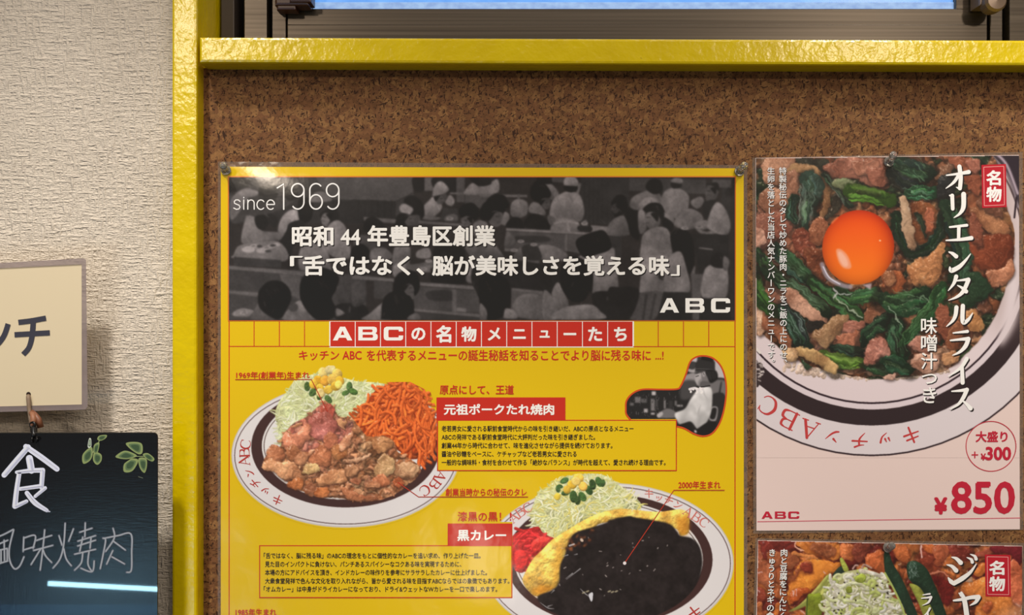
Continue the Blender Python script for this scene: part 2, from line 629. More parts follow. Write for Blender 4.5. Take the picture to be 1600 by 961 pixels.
# ------------------------------------------------------------------ painter: prints are painted cell by cell
class Canvas:
    R = 1.25
    def __init__(self, x0, y0, x1, y1, bg, seed=1):
        self.x0, self.y0 = x0, y0
        self.w = int((x1 - x0) * self.R) + 1; self.h = int((y1 - y0) * self.R) + 1
        self.a = np.empty((self.h, self.w, 3)); self.a[:] = np.array(bg, float)
        self.lab = np.zeros((self.h, self.w), np.int16)
        self.rng = np.random.RandomState(seed)
        self.label = 0
        self.clip = None

    def px(self, pts): return (np.asarray(pts, float) - (self.x0, self.y0)) * self.R

    def win(self, p, pad):
        a = max(0, int(p[:, 0].min() - pad)); b = min(self.w, int(p[:, 0].max() + pad) + 2)
        c = max(0, int(p[:, 1].min() - pad)); d = min(self.h, int(p[:, 1].max() + pad) + 2)
        return a, b, c, d

    def pmask(self, p, pad=2):
        a, b, c, d = self.win(p, pad)
        if b <= a or d <= c: return None
        n = 3
        ys = (np.arange((d - c) * n) + 0.5) / n + c - 0.5
        xs = (np.arange((b - a) * n) + 0.5) / n + a - 0.5
        m = np.zeros((len(ys), len(xs)), bool)
        q = np.roll(p, -1, 0)
        for (ax, ay), (bx, by) in zip(p, q):
            if ay == by: continue
            r = (ys >= min(ay, by)) & (ys < max(ay, by))
            if not r.any(): continue
            xi = ax + (ys[r] - ay) * (bx - ax) / (by - ay)
            m[r] ^= xs[None, :] < xi[:, None]
        m = m.reshape(d - c, n, b - a, n).mean((1, 3))
        return (a, b, c, d), m

    def smask(self, p, w, pad=2):
        w = np.broadcast_to(np.asarray(w, float), (len(p),)) * self.R / 2
        a, b, c, d = self.win(p, w.max() + pad)
        if b <= a or d <= c: return None
        Y, X = np.mgrid[c:d, a:b].astype(float)
        best = np.full(X.shape, -1e9)
        for i in range(len(p) - 1):
            ax, ay = p[i]; bx, by = p[i + 1]
            l2 = (bx - ax) ** 2 + (by - ay) ** 2 + 1e-9
            t = np.clip(((X - ax) * (bx - ax) + (Y - ay) * (by - ay)) / l2, 0, 1)
            dd = np.hypot(X - ax - t * (bx - ax), Y - ay - t * (by - ay))
            best = np.maximum(best, w[i] + t * (w[i + 1] - w[i]) - dd)
        return (a, b, c, d), np.clip(best + 0.5, 0, 1)

    def comp(self, win, m, col, alpha=1.0):
        a, b, c, d = win
        if self.clip is not None: m = m * self.clip[c:d, a:b]
        k = (m * alpha)[..., None]
        self.a[c:d, a:b] = self.a[c:d, a:b] * (1 - k) + np.asarray(col, float) * k
        if self.label >= 0:
            L_ = self.lab[c:d, a:b]; L_[m * alpha > 0.5] = self.label

    def poly(self, pts, col, smooth=True, soft=0, alpha=1.0):
        p = self.px(spline(pts) if smooth and len(pts) > 3 else pts)
        r = self.pmask(p, 2 + soft * 2)
        if r is None: return
        win, m = r
        if soft: m = blur(m, soft * self.R)
        self.comp(win, m, col, alpha)

    def stroke(self, pts, w, col, smooth=True, soft=0, alpha=1.0):
        pts, w = dense(pts, w) if smooth and len(pts) > 2 else (pts, w)
        r = self.smask(self.px(pts), w, 2 + soft * 2)
        if r is None: return
        win, m = r
        if soft: m = blur(m, soft * self.R)
        self.comp(win, m, col, alpha)

    def ell(self, cx, cy, rx, ry, col, rot=0.0, **kw):
        self.poly(ellipse(cx, cy, rx, ry, rot), col, smooth=False, **kw)

    def shade(self, win, m, col, size, relief=1.0, grain=0.25, gsc=5.0, spec=0.0, edge=0.35, tint=0.12, alpha=1.0, rag=0.0, folds=0):
        """paint a rounded, lit piece of food"""
        a, b, c, d = win
        R = self.R
        if rag:
            n = fbm(m.shape, 3.6 * R, self.rng, 2)
            m = np.clip((blur(m, 1.2 * R) + (n - 0.5) * rag - 0.5) * 2.6 + 0.5, 0, 1)
        r = max(1.0, size * R)
        h = np.sqrt(np.clip(blur(m, r) * m, 0, 1))
        n = fbm(m.shape, gsc * R, self.rng)
        n2 = fbm(m.shape, gsc * 2.2 * R, self.rng)
        n3 = fbm(m.shape, 1.6 * R, self.rng, 2)
        z = blur(h, r * .5) * r * 1.05 * relief + (n - 0.5) * gsc * R * 1.5 * grain + (n3 - .5) * .16 * R
        gy, gx = np.gradient(z)
        inv = 1 / np.sqrt(1 + gx * gx + gy * gy)
        lx, ly, lz = -0.34, -0.62, 0.70
        s = (-gx * lx - gy * ly + lz) * inv
        f = 0.50 + 0.66 * np.clip(s, 0, 1.2)
        f *= 1 - edge * (1 - np.clip(h * 1.25, 0, 1))
        f *= 0.86 + 0.28 * n2
        colr = np.asarray(col, float) * f[..., None]
        colr = colr * (1 + tint * (n2 - 0.5)[..., None] * np.array([1.0, 1.6, 2.0]) + tint * .8 * (n3 - .5)[..., None])
        if spec:
            hx, hy, hz = -0.2, -0.36, 0.91
            sp = np.clip((-gx * hx - gy * hy + hz) * inv, 0, 1) ** 30 * np.clip(n3 * 3.4 - 1.75, 0, 1)
            colr = colr + (np.array([255, 232, 212]) - colr) * np.clip(sp * spec * 1.1, 0, 0.85)[..., None]
        self.comp(win, m, np.clip(colr, 0, 255), alpha)
        if folds:
            keep = self.clip
            full = np.zeros((self.h, self.w)); full[c:d, a:b] = m
            self.clip = full if keep is None else full * keep
            u0, v0 = a / R + self.x0, c / R + self.y0; uw, vh = (b - a) / R, (d - c) / R
            for _ in range(folds):
                u, v = u0 + uw * self.rng.uniform(.15, .85), v0 + vh * self.rng.uniform(.15, .85)
                t = self.rng.uniform(0, 6.28); l = max(uw, vh) * self.rng.uniform(.15, .35); k = self.rng.uniform(-.9, .9)
                p = [(u + math.cos(t + k * q) * l * q, v + math.sin(t + k * q) * l * q) for q in (-1, -.4, .3, 1)]
                self.stroke([(x + .7, y + 1.1) for x, y in p], [.5, 2.0, 1.8, .5], np.asarray(col) * .55, soft=.7, alpha=.6)
                self.stroke([(x - .3, y - .6) for x, y in p], [.4, 1.5, 1.3, .4], np.clip(np.asarray(col) * 1.22 + 8, 0, 255), soft=.5, alpha=.65)
            self.clip = keep

    def organic(self, pts, palette, cell=13.0, relief=1.0, spec=.5, warp=7.0, dark=.35, smooth=True):
        """packed irregular scraps: warped cells, each one domed, folded and lit"""
        R = self.R
        p = self.px(spline(pts) if smooth else pts)
        (a, b, c, d), m = self.pmask(p, 3)
        Y, X = np.mgrid[c:d, a:b].astype(float)
        wx = (fbm(m.shape, warp * 2.2 * R, self.rng) - .5) * warp * 3.2 * R; wy = (fbm(m.shape, warp * 2.2 * R, self.rng) - .5) * warp * 3.2 * R
        U, V = X + wx, (Y + wy) * 1.3
        n = max(6, int((b - a) * (d - c) / (cell * R) ** 2))
        q = np.stack([self.rng.uniform(a - 8, b + 8, n), self.rng.uniform(c - 8, d + 8, n) * 1.3], 1)
        f1 = np.full(m.shape, 1e9); f2 = np.full(m.shape, 1e9); idx = np.zeros(m.shape, int)
        for i, (u, v) in enumerate(q):
            t = np.hypot(U - u, V - v)
            near = t < f1
            f2 = np.where(near, f1, np.minimum(f2, t)); idx = np.where(near, i, idx); f1 = np.where(near, t, f1)
        s = cell * R
        g = np.clip((f2 - f1) / (s * .8), 0, 1)
        h = np.sqrt(blur(g, 1.2 * R))
        fold = np.abs(fbm(m.shape, cell * .75 * R, self.rng, 2) - .5) * 2
        z = h * s * .34 * relief + fold * s * .30 * relief + (fbm(m.shape, 2 * R, self.rng, 2) - .5) * .3 * R
        gy, gx = np.gradient(z)
        inv = 1 / np.sqrt(1 + gx * gx + gy * gy)
        li = (gx * .34 + gy * .62 + .70) * inv
        f = (.50 + .64 * np.clip(li, 0, 1.2)) * (1 - dark * (1 - np.clip(g * 2.2, 0, 1)))
        pal = np.array([vary(self.rng, palette[self.rng.randint(len(palette))], .08) for _ in range(n)])
        col = pal[idx]
        for k in range(3): col[..., k] = blur(col[..., k], .7 * R)
        tn = fbm(m.shape, 6 * R, self.rng)
        col = col * f[..., None] * (1 + (tn - .5)[..., None] * np.array((.25, .4, .5)))
        if spec:
            sp = np.clip((gx * .2 + gy * .36 + .91) * inv, 0, 1) ** 26 * np.clip(fbm(m.shape, 1.9 * R, self.rng, 2) * 3.6 - 1.95, 0, 1)
            col = col + (np.array([255, 234, 216]) - col) * np.clip(sp * spec, 0, .85)[..., None]
        self.comp((a, b, c, d), m, np.clip(col, 0, 255))

    def warp(self, pts, amp=3.0, scale=9.0):
        """ragged, natural outlines: shift what is painted inside pts by smooth noise"""
        m = blur(self.mask_of(pts), 4 * self.R)
        Y, X = np.mgrid[0:self.h, 0:self.w].astype(float)
        A = amp * self.R * 2
        X2 = np.clip(X + m * A * (fbm(X.shape, scale * self.R, self.rng, 3) - .5) * 1.6, 0, self.w - 1.001)
        Y2 = np.clip(Y + m * A * (fbm(X.shape, scale * self.R, self.rng, 3) - .5) * 1.6, 0, self.h - 1.001)
        xi, yi = X2.astype(int), Y2.astype(int); fx, fy = (X2 - xi)[..., None], (Y2 - yi)[..., None]
        a = self.a
        self.lab = self.lab[np.round(Y2).astype(int), np.round(X2).astype(int)]
        self.a = (a[yi, xi] * (1 - fx) + a[yi, xi + 1] * fx) * (1 - fy) + (a[yi + 1, xi] * (1 - fx) + a[yi + 1, xi + 1] * fx) * fy

    def soften(self, k=.5):
        for j in range(3):
            q = np.pad(self.a[..., j], 2, mode='edge')
            q = (q[1:-1, 1:-1] * 4 + q[:-2, 1:-1] * 2 + q[2:, 1:-1] * 2 + q[1:-1, :-2] * 2 + q[1:-1, 2:] * 2 + q[:-2, :-2] + q[:-2, 2:] + q[2:, :-2] + q[2:, 2:]) / 16
            self.a[..., j] = self.a[..., j] * (1 - k) + q[1:-1, 1:-1] * k

    def lump(self, pts, col, size=None, smooth=True, **kw):
        p = self.px(spline(pts) if smooth and len(pts) > 3 else pts)
        r = self.pmask(p, 2)
        if r is None: return
        if size is None:
            e = p.max(0) - p.min(0); size = 0.16 * min(e) / self.R
        self.shade(r[0], r[1], col, size, **kw)

    def tube(self, pts, w, col, **kw):
        pts, w = dense(pts, w) if len(pts) > 2 else (pts, w)
        r = self.smask(self.px(pts), w)
        if r is None: return
        kw.setdefault('size', 0.22 * float(np.max(w)))
        self.shade(r[0], r[1], col, **kw)

    def mesh(self, name, mat, parent, d, bulge=no_bulge, keep=None, labels=None, sub=None):
        """cells to a mesh. labels: which labels; keep: mask canvas polygon"""
        sel = np.ones((self.h, self.w), bool) if keep is None else keep
        if labels is not None: sel = sel & np.isin(self.lab, labels)
        f = sel[:-1, :-1].copy() if labels is not None else (sel[:-1, :-1] & sel[1:, :-1] & sel[:-1, 1:] & sel[1:, 1:])
        if not f.any(): return None
        j, i = np.nonzero(f)
        idx = np.arange(self.h * self.w).reshape(self.h, self.w)
        q = np.stack([idx[j, i], idx[j + 1, i], idx[j + 1, i + 1], idx[j, i + 1]], 1)
        used, inv = np.unique(q, return_inverse=True)
        q = inv.reshape(-1, 4)
        X = self.x0 + (used % self.w) / self.R; Y = self.y0 + (used // self.w) / self.R
        dd = d + bulge(X, Y)
        k = (D - dd) / D
        v = np.stack([(X - 800) * S * k, -dd, CZ + (480.5 - Y) * S * k], 1)
        ink = alb(np.clip(self.a.reshape(-1, 3)[used], 0, 255))
        return mk(name, v, q, mat, parent, ink=ink, smooth=True)

    def cloth(self, pts, col, folds=6, light=.16):
        """soft photographic patch of clothing: lit from above, with folds"""
        p = self.px(spline(pts))
        r = self.pmask(p, 3)
        if r is None: return
        win, m = r
        a, b, c, d = win
        m = blur(m, .6 * self.R)
        y = np.linspace(light, -light, m.shape[0])[:, None]; x = np.linspace(.06, -.06, m.shape[1])[None]
        n = fbm(m.shape, 14 * self.R, self.rng, 2)
        f = 1 + y + x + (n - .5) * .34
        h = blur(m, 2.2 * self.R)
        f *= .80 + .20 * np.clip(h * 1.15, 0, 1)
        self.comp(win, m, np.asarray(col, float) * f[..., None])
        x0, y0 = p.min(0) / self.R + (self.x0, self.y0); x1, y1 = p.max(0) / self.R + (self.x0, self.y0)
        keep = self.clip
        full = np.zeros((self.h, self.w)); full[c:d, a:b] = m
        self.clip = full if keep is None else full * keep
        for _ in range(folds):
            u, v = self.rng.uniform(x0, x1), self.rng.uniform(y0, y1); l = (y1 - y0) * self.rng.uniform(.12, .4); t = self.rng.uniform(-.7, .7)
            self.stroke([(u, v), (u + l * t * .5 + self.rng.uniform(-2, 2), v + l * .5), (u + l * t, v + l)], [.6, 1.6, .5], np.asarray(col, float) * self.rng.choice([.74, .82, 1.12, 1.18]), soft=.8, alpha=.6)
        self.clip = keep

    def mask_of(self, pts, smooth=False):
        m = np.zeros((self.h, self.w))
        r = self.pmask(self.px(spline(pts) if smooth else pts), 2)
        a, b, c, d = r[0]
        m[c:d, a:b] = r[1]
        return m


def blur(m, r):
    r = max(1, int(round(r)))
    for _ in range(2):
        for ax in (0, 1):
            k = np.pad(m, [(r + 1, r) if q == ax else (0, 0) for q in (0, 1)], mode='constant')
            cs = np.cumsum(k, ax)
            n = m.shape[ax]
            m = (np.take(cs, range(2 * r + 1, 2 * r + 1 + n), ax) - np.take(cs, range(0, n), ax)) / (2 * r + 1)
    return m


def fbm(shape, scale, rng, octaves=3):
    out = np.zeros(shape); amp = 1.0; tot = 0
    for _ in range(octaves):
        s = max(scale, 1.0)
        gh, gw = int(shape[0] / s) + 3, int(shape[1] / s) + 3
        gr = rng.rand(gh, gw)
        y = np.arange(shape[0]) / s + rng.rand(); x = np.arange(shape[1]) / s + rng.rand()
        yi, xi = y.astype(int), x.astype(int)
        fy, fx = y - yi, x - xi
        fy = (fy * fy * (3 - 2 * fy))[:, None]; fx = (fx * fx * (3 - 2 * fx))[None]
        yi1, xi1 = np.minimum(yi + 1, gh - 1), np.minimum(xi + 1, gw - 1)
        yi, xi = np.minimum(yi, gh - 1), np.minimum(xi, gw - 1)
        v = (gr[np.ix_(yi, xi)] * (1 - fx) + gr[np.ix_(yi, xi1)] * fx) * (1 - fy) + (gr[np.ix_(yi1, xi)] * (1 - fx) + gr[np.ix_(yi1, xi1)] * fx) * fy
        out += v * amp; tot += amp
        amp *= 0.5; scale /= 2.1
    return out / tot


def spline(pts, n=6):
    pts = np.asarray(pts, float); m = len(pts)
    t = np.arange(n)[:, None] / n
    out = []
    for i in range(m):
        out.append(cr(pts[i - 1], pts[i], pts[(i + 1) % m], pts[(i + 2) % m], t))
    return np.concatenate(out)


def dense(pts, w, n=6):
    pts = np.asarray(pts, float); m = len(pts)
    w = np.broadcast_to(np.asarray(w, float), (m,))
    t = np.arange(n) / n
    out, ow = [], []
    for i in range(m - 1):
        out.append(cr(pts[max(i - 1, 0)], pts[i], pts[i + 1], pts[min(i + 2, m - 1)], t[:, None]))
        ow.append(w[i] + (w[i + 1] - w[i]) * t)
    out.append(pts[-1:]); ow.append(w[-1:])
    return np.concatenate(out), np.concatenate(ow)


def ellipse(cx, cy, rx, ry, rot=0.0, n=72, a0=0.0, a1=2 * math.pi):
    t = np.linspace(a0, a1, n, endpoint=(a1 - a0) < 6.28)
    x, y = rx * np.cos(t), ry * np.sin(t)
    return np.stack([cx + x * math.cos(rot) - y * math.sin(rot), cy + x * math.sin(rot) + y * math.cos(rot)], 1)


def inside(pts, n, rng):
    """n random points in a polygon"""
    p = np.asarray(pts, float); out = []
    while len(out) < n:
        x, y = rng.uniform(p[:, 0].min(), p[:, 0].max()), rng.uniform(p[:, 1].min(), p[:, 1].max())
        c = False
        for (ax, ay), (bx, by) in zip(p, np.roll(p, -1, 0)):
            if (ay > y) != (by > y) and x < ax + (y - ay) * (bx - ax) / (by - ay): c = not c
        if c: out.append((x, y))
    return out


def vary(rng, c, k): return np.clip(np.asarray(c, float) * (1 + rng.uniform(-k, k)) + rng.uniform(-k, k, 3) * 25, 0, 255)


def tr(ox, oy, s): return lambda *p: [(ox + a * s, oy + b * s) for a, b in zip(p[0::2], p[1::2])]


RED = (196, 42, 26); WHITE = (246, 238, 230); INK = (34, 26, 22)
YEL = (222, 182, 4); BURG = (70, 42, 40)

# strokes of the rim lettering in a 100 x 100 box: (points, widths)
RIM = {
    'A': [((50, 4, 14, 92), (6, 5)), ((50, 4, 86, 92), (13, 13)), ((28, 62, 74, 62), (5, 5)), ((4, 95, 28, 95), (5, 5)), ((70, 95, 102, 95), (5, 5))],
    'B': [((22, 5, 22, 95), (13, 13)), ((6, 5, 56, 5), (5, 5)), ((6, 95, 60, 95), (5, 5)), ((22, 47, 58, 47), (5, 5)), ((55, 5, 76, 13, 76, 38, 56, 47), (5, 12, 12, 5)), ((58, 47, 86, 56, 86, 86, 58, 95), (5, 13, 13, 5))],
    'C': [((88, 26, 78, 8, 52, 3, 26, 14, 11, 50, 26, 86, 54, 97, 78, 92, 92, 76), (4, 5, 6, 12, 15, 12, 6, 5, 4)), ((88, 6, 88, 28), (4, 4))],
    'キ': [((12, 34, 82, 22), (7, 10)), ((6, 62, 94, 50), (7, 11)), ((42, 4, 58, 96), (10, 10))],
    'ッ': [((24, 38, 32, 58), (5, 11)), ((46, 34, 54, 54), (5, 11)), ((84, 32, 72, 66, 40, 92), (12, 9, 2))],
    'チ': [((78, 8, 50, 20, 22, 24), (10, 8, 3)), ((6, 46, 94, 44), (7, 10)), ((52, 20, 52, 58, 22, 96), (10, 10, 2))],
    'ン': [((16, 18, 38, 36), (5, 13)), ((12, 88, 34, 82, 60, 62, 90, 26), (9, 12, 10, 2))],
}

# ------------------------------------------------------------------ large yellow poster
def bulge1(x, y):
    """the sheet buckles off the board a little just below its upper left pin"""
    x = np.asarray(x, float); y = np.asarray(y, float)
    def hump(q, up, down):
        t = np.clip(q / up, 0, 1); k = np.clip((q - up) / down, 0, 1)
        return (1 - (1 - t) ** 2) * (1 - k * k * (3 - 2 * k))
    return 0.0036 * hump(y - 254, 80.0, 170.0) * hump(x - 341, 150.0, 330.0)


poster = empty('menu_poster', P(752, 1400, 0))
tag(poster, 'large yellow laminated menu poster with a dark photo band and two plates of food', 'poster')
B1 = bulge1
K = 0.0007      # depth of the sheet's face

# sheet: solid paper with a thin body
def sheet(name, quad, d0, d1, col, parent, bulge=no_bulge, step=10.0, mat=None):
    """paper sheet between the corner pixels quad (tl, tr, br, bl)"""
    tl, tr_, br, bl = [np.array(q, float) for q in quad]
    nx = int(max(abs(tr_ - tl)) / step) + 1; ny = int(max(abs(bl - tl)) / step) + 1
    vs = []
    for d in (d1, d0):
        for j in range(ny + 1):
            for i in range(nx + 1):
                a, c = i / nx, j / ny
                q = (tl * (1 - a) + tr_ * a) * (1 - c) + (bl * (1 - a) + br * a) * c
                vs.append(P(q[0], q[1], d + float(bulge(q[0], q[1]))))
    w = nx + 1; n = w * (ny + 1)
    fs = []
    for j in range(ny):
        for i in range(nx):
            k = j * w + i
            fs.append((k, k + w, k + w + 1, k + 1)); fs.append((n + k + 1, n + k + w + 1, n + k + w, n + k))
    ed = [i for i in range(w)] + [j * w + nx for j in range(1, ny + 1)] + [ny * w + i for i in range(nx - 1, -1, -1)] + [j * w for j in range(ny - 1, 0, -1)]
    for a, c in zip(ed, ed[1:] + ed[:1]):
        fs.append((a, c, n + c, n + a))
    return mk(name, vs, fs, mat or M_PRINT, parent, ink=alb(col), smooth=False)


def margin(quad, inner, d, parent, bulge=no_bulge, th=0.0004):
    """clear film border around a sheet: ring between two quads, with a thickness"""
    g = Geo()
    o = [np.array(q, float) for q in quad]; q_ = [np.array(q, float) for q in inner]
    for i in range(4):
        j = (i + 1) % 4
        n = int(max(abs(o[j] - o[i])) / 12) + 1
        vs = []
        for k in range(n + 1):
            t = k / n
            a = o[i] * (1 - t) + o[j] * t; c = q_[i] * (1 - t) + q_[j] * t
            for dd in (d, d - th):
                vs.append(P(a[0], a[1], dd + float(bulge(a[0], a[1])))); vs.append(P(c[0], c[1], dd + float(bulge(c[0], c[1]))))
        fs = []
        for k in range(n):
            e = 4 * k
            fs += [(e, e + 1, e + 5, e + 4), (e + 3, e + 2, e + 6, e + 7), (e + 2, e, e + 4, e + 6), (e + 1, e + 3, e + 7, e + 5)]
        g.add(vs, fs)
    return g.build('laminate_margin', M_FILM, parent)


Q1 = [(345, 260.5), (1162, 263), (1162.5, 1394), (345, 1394)]
sh = sheet('printed_sheet', Q1, 0.0003, K, YEL, poster, B1)
margin([(340.5, 252.5), (1167.5, 258), (1168, 1401), (340, 1401)], Q1, K - 0.0001, poster, B1)
g = Flat(K + 0.00012, B1)
g.rect(357.3, 501, 358.7, 1380, RED); g.rect(1147.8, 501, 1149.2, 1380, RED)
g.rect(357, 540.6, 516, 541.8, RED); g.rect(989, 541, 1149, 542.2, RED)
for x in (397, 436.5, 475.8): g.rect(x - .6, 502, x + .6, 541, RED)
for x in (1028.5, 1068, 1107.5): g.rect(x - .6, 502, x + .6, 541, RED)
g.rect(355.8, 275, 1150, 277, (214, 120, 40), 10); g.rect(355.8, 275, 357.6, 502, (214, 120, 40), 10); g.rect(1148.2, 277, 1149.8, 502, (200, 90, 30), 10)
g.rect(357.3, 500.6, 1149, 502.0, (190, 96, 30), 10)
g.build('ruled_lines', M_PRINT, sh)

# ---- black and white photo of a busy dining room
def paint_crowd():
    c = Canvas(356.5, 275.5, 1149.5, 501.5, (40, 36, 35), 7)
    s_ = .2549
    A, B, C_, D_ = tr(350, 265, s_), tr(550, 265, s_), tr(750, 265, s_), tr(950, 265, s_)
    G = lambda v: np.array((v, v * .94, v * .93))
    def p(pts, v, soft=.6, **k): c.poly(pts, G(v), soft=soft, **k)
    def q(pts, v): c.poly(pts, G(v), smooth=False, soft=.6)
    def st(pts, w, v, **k): c.stroke(pts, w, G(v), soft=.6, **k)
    def lm(pts, v, **k): c.cloth(pts, G(v))
    # back wall, counter front
    q(A(30, 40, 870, 40, 870, 330, 30, 330), 42)
    q(A(560, 40, 870, 40, 870, 190, 640, 180), 64); q(B(0, 40, 375, 40, 375, 140, 270, 195, 0, 180), 66)
    q(A(660, 190, 870, 190, 870, 330, 660, 330), 36); q(B(0, 185, 270, 198, 270, 300, 0, 300), 36); q(B(270, 195, 380, 140, 380, 300, 270, 300), 52)
    for x in range(40, 270, 40): st(B(x, 190, x, 300), 1.2, 30)
    p(A(30, 150, 120, 130, 190, 60, 300, 45, 420, 60, 420, 200, 180, 300, 40, 320), 56)
    # left group
    p(A(40, 190, 110, 120, 170, 130, 80, 280, 40, 300), 92); lm(A(90, 140, 140, 120, 215, 135, 190, 165, 110, 165), 118)
    p(A(215, 110, 300, 100, 330, 150, 300, 200, 230, 190), 36); p(A(370, 120, 440, 110, 450, 170, 390, 190), 30)
    lm(A(105, 440, 130, 300, 150, 280, 200, 300, 230, 370, 290, 380, 390, 390, 350, 430, 240, 440, 170, 460), 96)
    p(A(190, 290, 250, 280, 275, 330, 240, 370, 200, 350), 30); p(A(260, 280, 320, 280, 330, 340, 290, 350), 34)
    lm(A(330, 380, 350, 300, 400, 250, 455, 250, 460, 320, 400, 350, 380, 390), 116)
    p(A(455, 190, 500, 170, 545, 200, 540, 290, 500, 330, 460, 300), 24); p(A(520, 190, 560, 140, 620, 140, 660, 190, 540, 200), 90)
    p(A(590, 270, 640, 240, 700, 250, 700, 310, 640, 330, 600, 310), 30); p(A(610, 290, 640, 300, 630, 350, 600, 330), 82)
    lm(A(630, 360, 690, 310, 745, 350, 770, 450, 780, 540, 680, 540, 620, 480), 104)
    p(A(335, 460, 380, 380, 400, 330, 470, 310, 500, 350, 490, 430, 430, 470, 400, 540, 350, 520), 30)
    lm(A(470, 480, 560, 440, 620, 470, 650, 560, 640, 640, 470, 620), 92)
    # table at left
    p(A(60, 520, 110, 460, 330, 440, 380, 560, 70, 545), 92); q(A(60, 535, 350, 555, 350, 600, 60, 590), 50)
    for x, y, r in ((150, 490, 40), (230, 495, 34), (290, 470, 26), (320, 460, 24), (190, 470, 26)): c.ell(350 + x * s_, 265 + y * s_, r * s_, r * s_ * .5, G(128), soft=.6)
    for x, y in ((270, 500), (300, 465), (215, 470)): c.ell(350 + x * s_, 265 + y * s_, 5, 2, G(50), soft=.6)
    q(A(30, 590, 500, 620, 870, 650, 870, 920, 30, 920), 56)
    q(A(30, 590, 500, 625, 500, 655, 30, 612), 84); q(B(0, 645, 260, 668, 260, 690, 0, 670), 84)
    q(A(30, 612, 360, 640, 360, 740, 30, 740), 52); q(A(30, 740, 220, 755, 220, 780, 30, 760), 82); q(A(340, 640, 470, 650, 470, 800, 380, 760), 74)
    lm(A(50, 880, 110, 850, 190, 870, 180, 900, 70, 900), 104); lm(A(180, 870, 220, 810, 270, 850, 330, 920, 160, 920), 72)
    lm(A(360, 920, 400, 850, 470, 800, 520, 850, 560, 920), 100); c.ell(350 + 425 * s_, 265 + 845 * s_, 7.5, 7, G(66), soft=.6)
    p(A(210, 760, 240, 710, 290, 680, 360, 690, 405, 740, 410, 800, 380, 860, 350, 910, 300, 910, 220, 850), 24)
    p(A(465, 720, 500, 640, 600, 600, 700, 650, 690, 730, 660, 790, 690, 860, 660, 915, 560, 915, 480, 820), 22)
    lm(A(690, 720, 760, 700, 830, 720, 860, 780, 830, 830, 720, 830), 52); p(A(690, 830, 860, 830, 870, 920, 690, 920), 28)
    lm(A(690, 850, 740, 880, 690, 900), 90)
    # middle: nurse-like caps and diners
    p(B(372, 50, 450, 50, 455, 110, 420, 140, 380, 120), 28); q(B(445, 45, 510, 45, 510, 130, 445, 130), 84); p(B(500, 45, 640, 45, 640, 130, 590, 140, 500, 110), 30)
    q(B(640, 45, 690, 45, 690, 200, 640, 200), 74); q(B(690, 150, 870, 150, 870, 240, 690, 230), 68); q(B(600, 140, 870, 148, 870, 158, 600, 150), 92)
    lm(B(690, 130, 740, 80, 800, 100, 790, 150, 690, 150), 112); p(B(720, 45, 830, 45, 840, 90, 800, 110, 750, 85), 26); p(B(800, 90, 850, 80, 850, 120, 810, 125), 92)
    lm(B(570, 200, 600, 155, 630, 190, 610, 225), 112)
    lm(B(435, 230, 470, 190, 500, 165, 540, 190, 550, 240, 500, 290, 440, 280), 108); p(B(500, 160, 560, 140, 585, 170, 560, 200, 520, 195), 62)
    lm(B(493, 150, 510, 90, 550, 72, 595, 120, 560, 150, 500, 165), 120)
    lm(B(440, 280, 520, 290, 560, 300, 480, 312, 430, 300), 88)
    q(B(560, 235, 650, 240, 650, 320, 540, 310), 50); lm(B(570, 290, 620, 270, 650, 290, 640, 315, 575, 315), 84)
    p(B(320, 180, 380, 160, 435, 210, 440, 290, 390, 300, 330, 250), 26); lm(B(290, 230, 320, 208, 375, 240, 350, 278, 300, 260), 118)
    p(B(250, 330, 290, 270, 350, 280, 340, 340, 270, 345), 24); p(B(340, 290, 410, 280, 415, 330, 370, 345), 60)
    q(B(70, 290, 270, 305, 265, 330, 75, 315), 80); p(B(70, 340, 90, 300, 140, 290, 200, 340, 180, 380, 80, 380), 28); q(B(410, 312, 700, 335, 700, 350, 410, 330), 80)
    p(B(655, 260, 680, 215, 740, 205, 780, 250, 770, 300, 700, 320), 24); p(B(670, 300, 710, 285, 745, 310, 720, 340, 680, 335), 76); lm(B(740, 340, 780, 310, 830, 330, 830, 400, 760, 420), 92)
    p(B(785, 250, 850, 190, 868, 200, 868, 290, 800, 310), 26)
    # people behind the headline
    lm(B(10, 420, 80, 400, 150, 430, 130, 520, 30, 520), 62); p(B(0, 480, 60, 455, 110, 500, 100, 560, 0, 560), 24); lm(B(120, 490, 200, 480, 250, 540, 120, 560), 84)
    lm(B(260, 480, 330, 440, 360, 500, 340, 600, 250, 610), 84); p(B(320, 520, 360, 580, 500, 560, 500, 600, 340, 620), 74); p(B(400, 500, 470, 480, 480, 540, 400, 540), 100)
    lm(B(250, 600, 320, 560, 330, 640, 260, 660), 100); q(B(410, 590, 480, 590, 480, 630, 410, 630), 88)
    p(B(500, 490, 560, 460, 680, 480, 700, 560, 720, 640, 690, 700, 490, 690, 500, 600), 26); lm(B(690, 470, 760, 440, 868, 470, 868, 520, 760, 560), 70)
    lm(B(705, 690, 730, 590, 800, 570, 868, 600, 868, 690), 90)
    q(B(410, 690, 780, 715, 780, 740, 410, 712), 90); q(B(380, 715, 780, 740, 780, 880, 380, 850), 62); p(B(460, 750, 600, 740, 620, 800, 480, 800), 44); q(B(615, 735, 640, 735, 640, 880, 615, 880), 84)
    q(B(640, 845, 700, 850, 700, 875, 640, 870), 96); q(B(375, 850, 790, 885, 790, 910, 375, 870), 82); q(B(370, 870, 800, 908, 800, 922, 370, 922), 48)
    q(B(135, 680, 250, 690, 250, 800, 135, 790), 54); lm(B(0, 690, 60, 690, 90, 770, 60, 830, 0, 830), 56)
    lm(B(60, 920, 110, 880, 180, 820, 250, 780, 240, 920), 106)
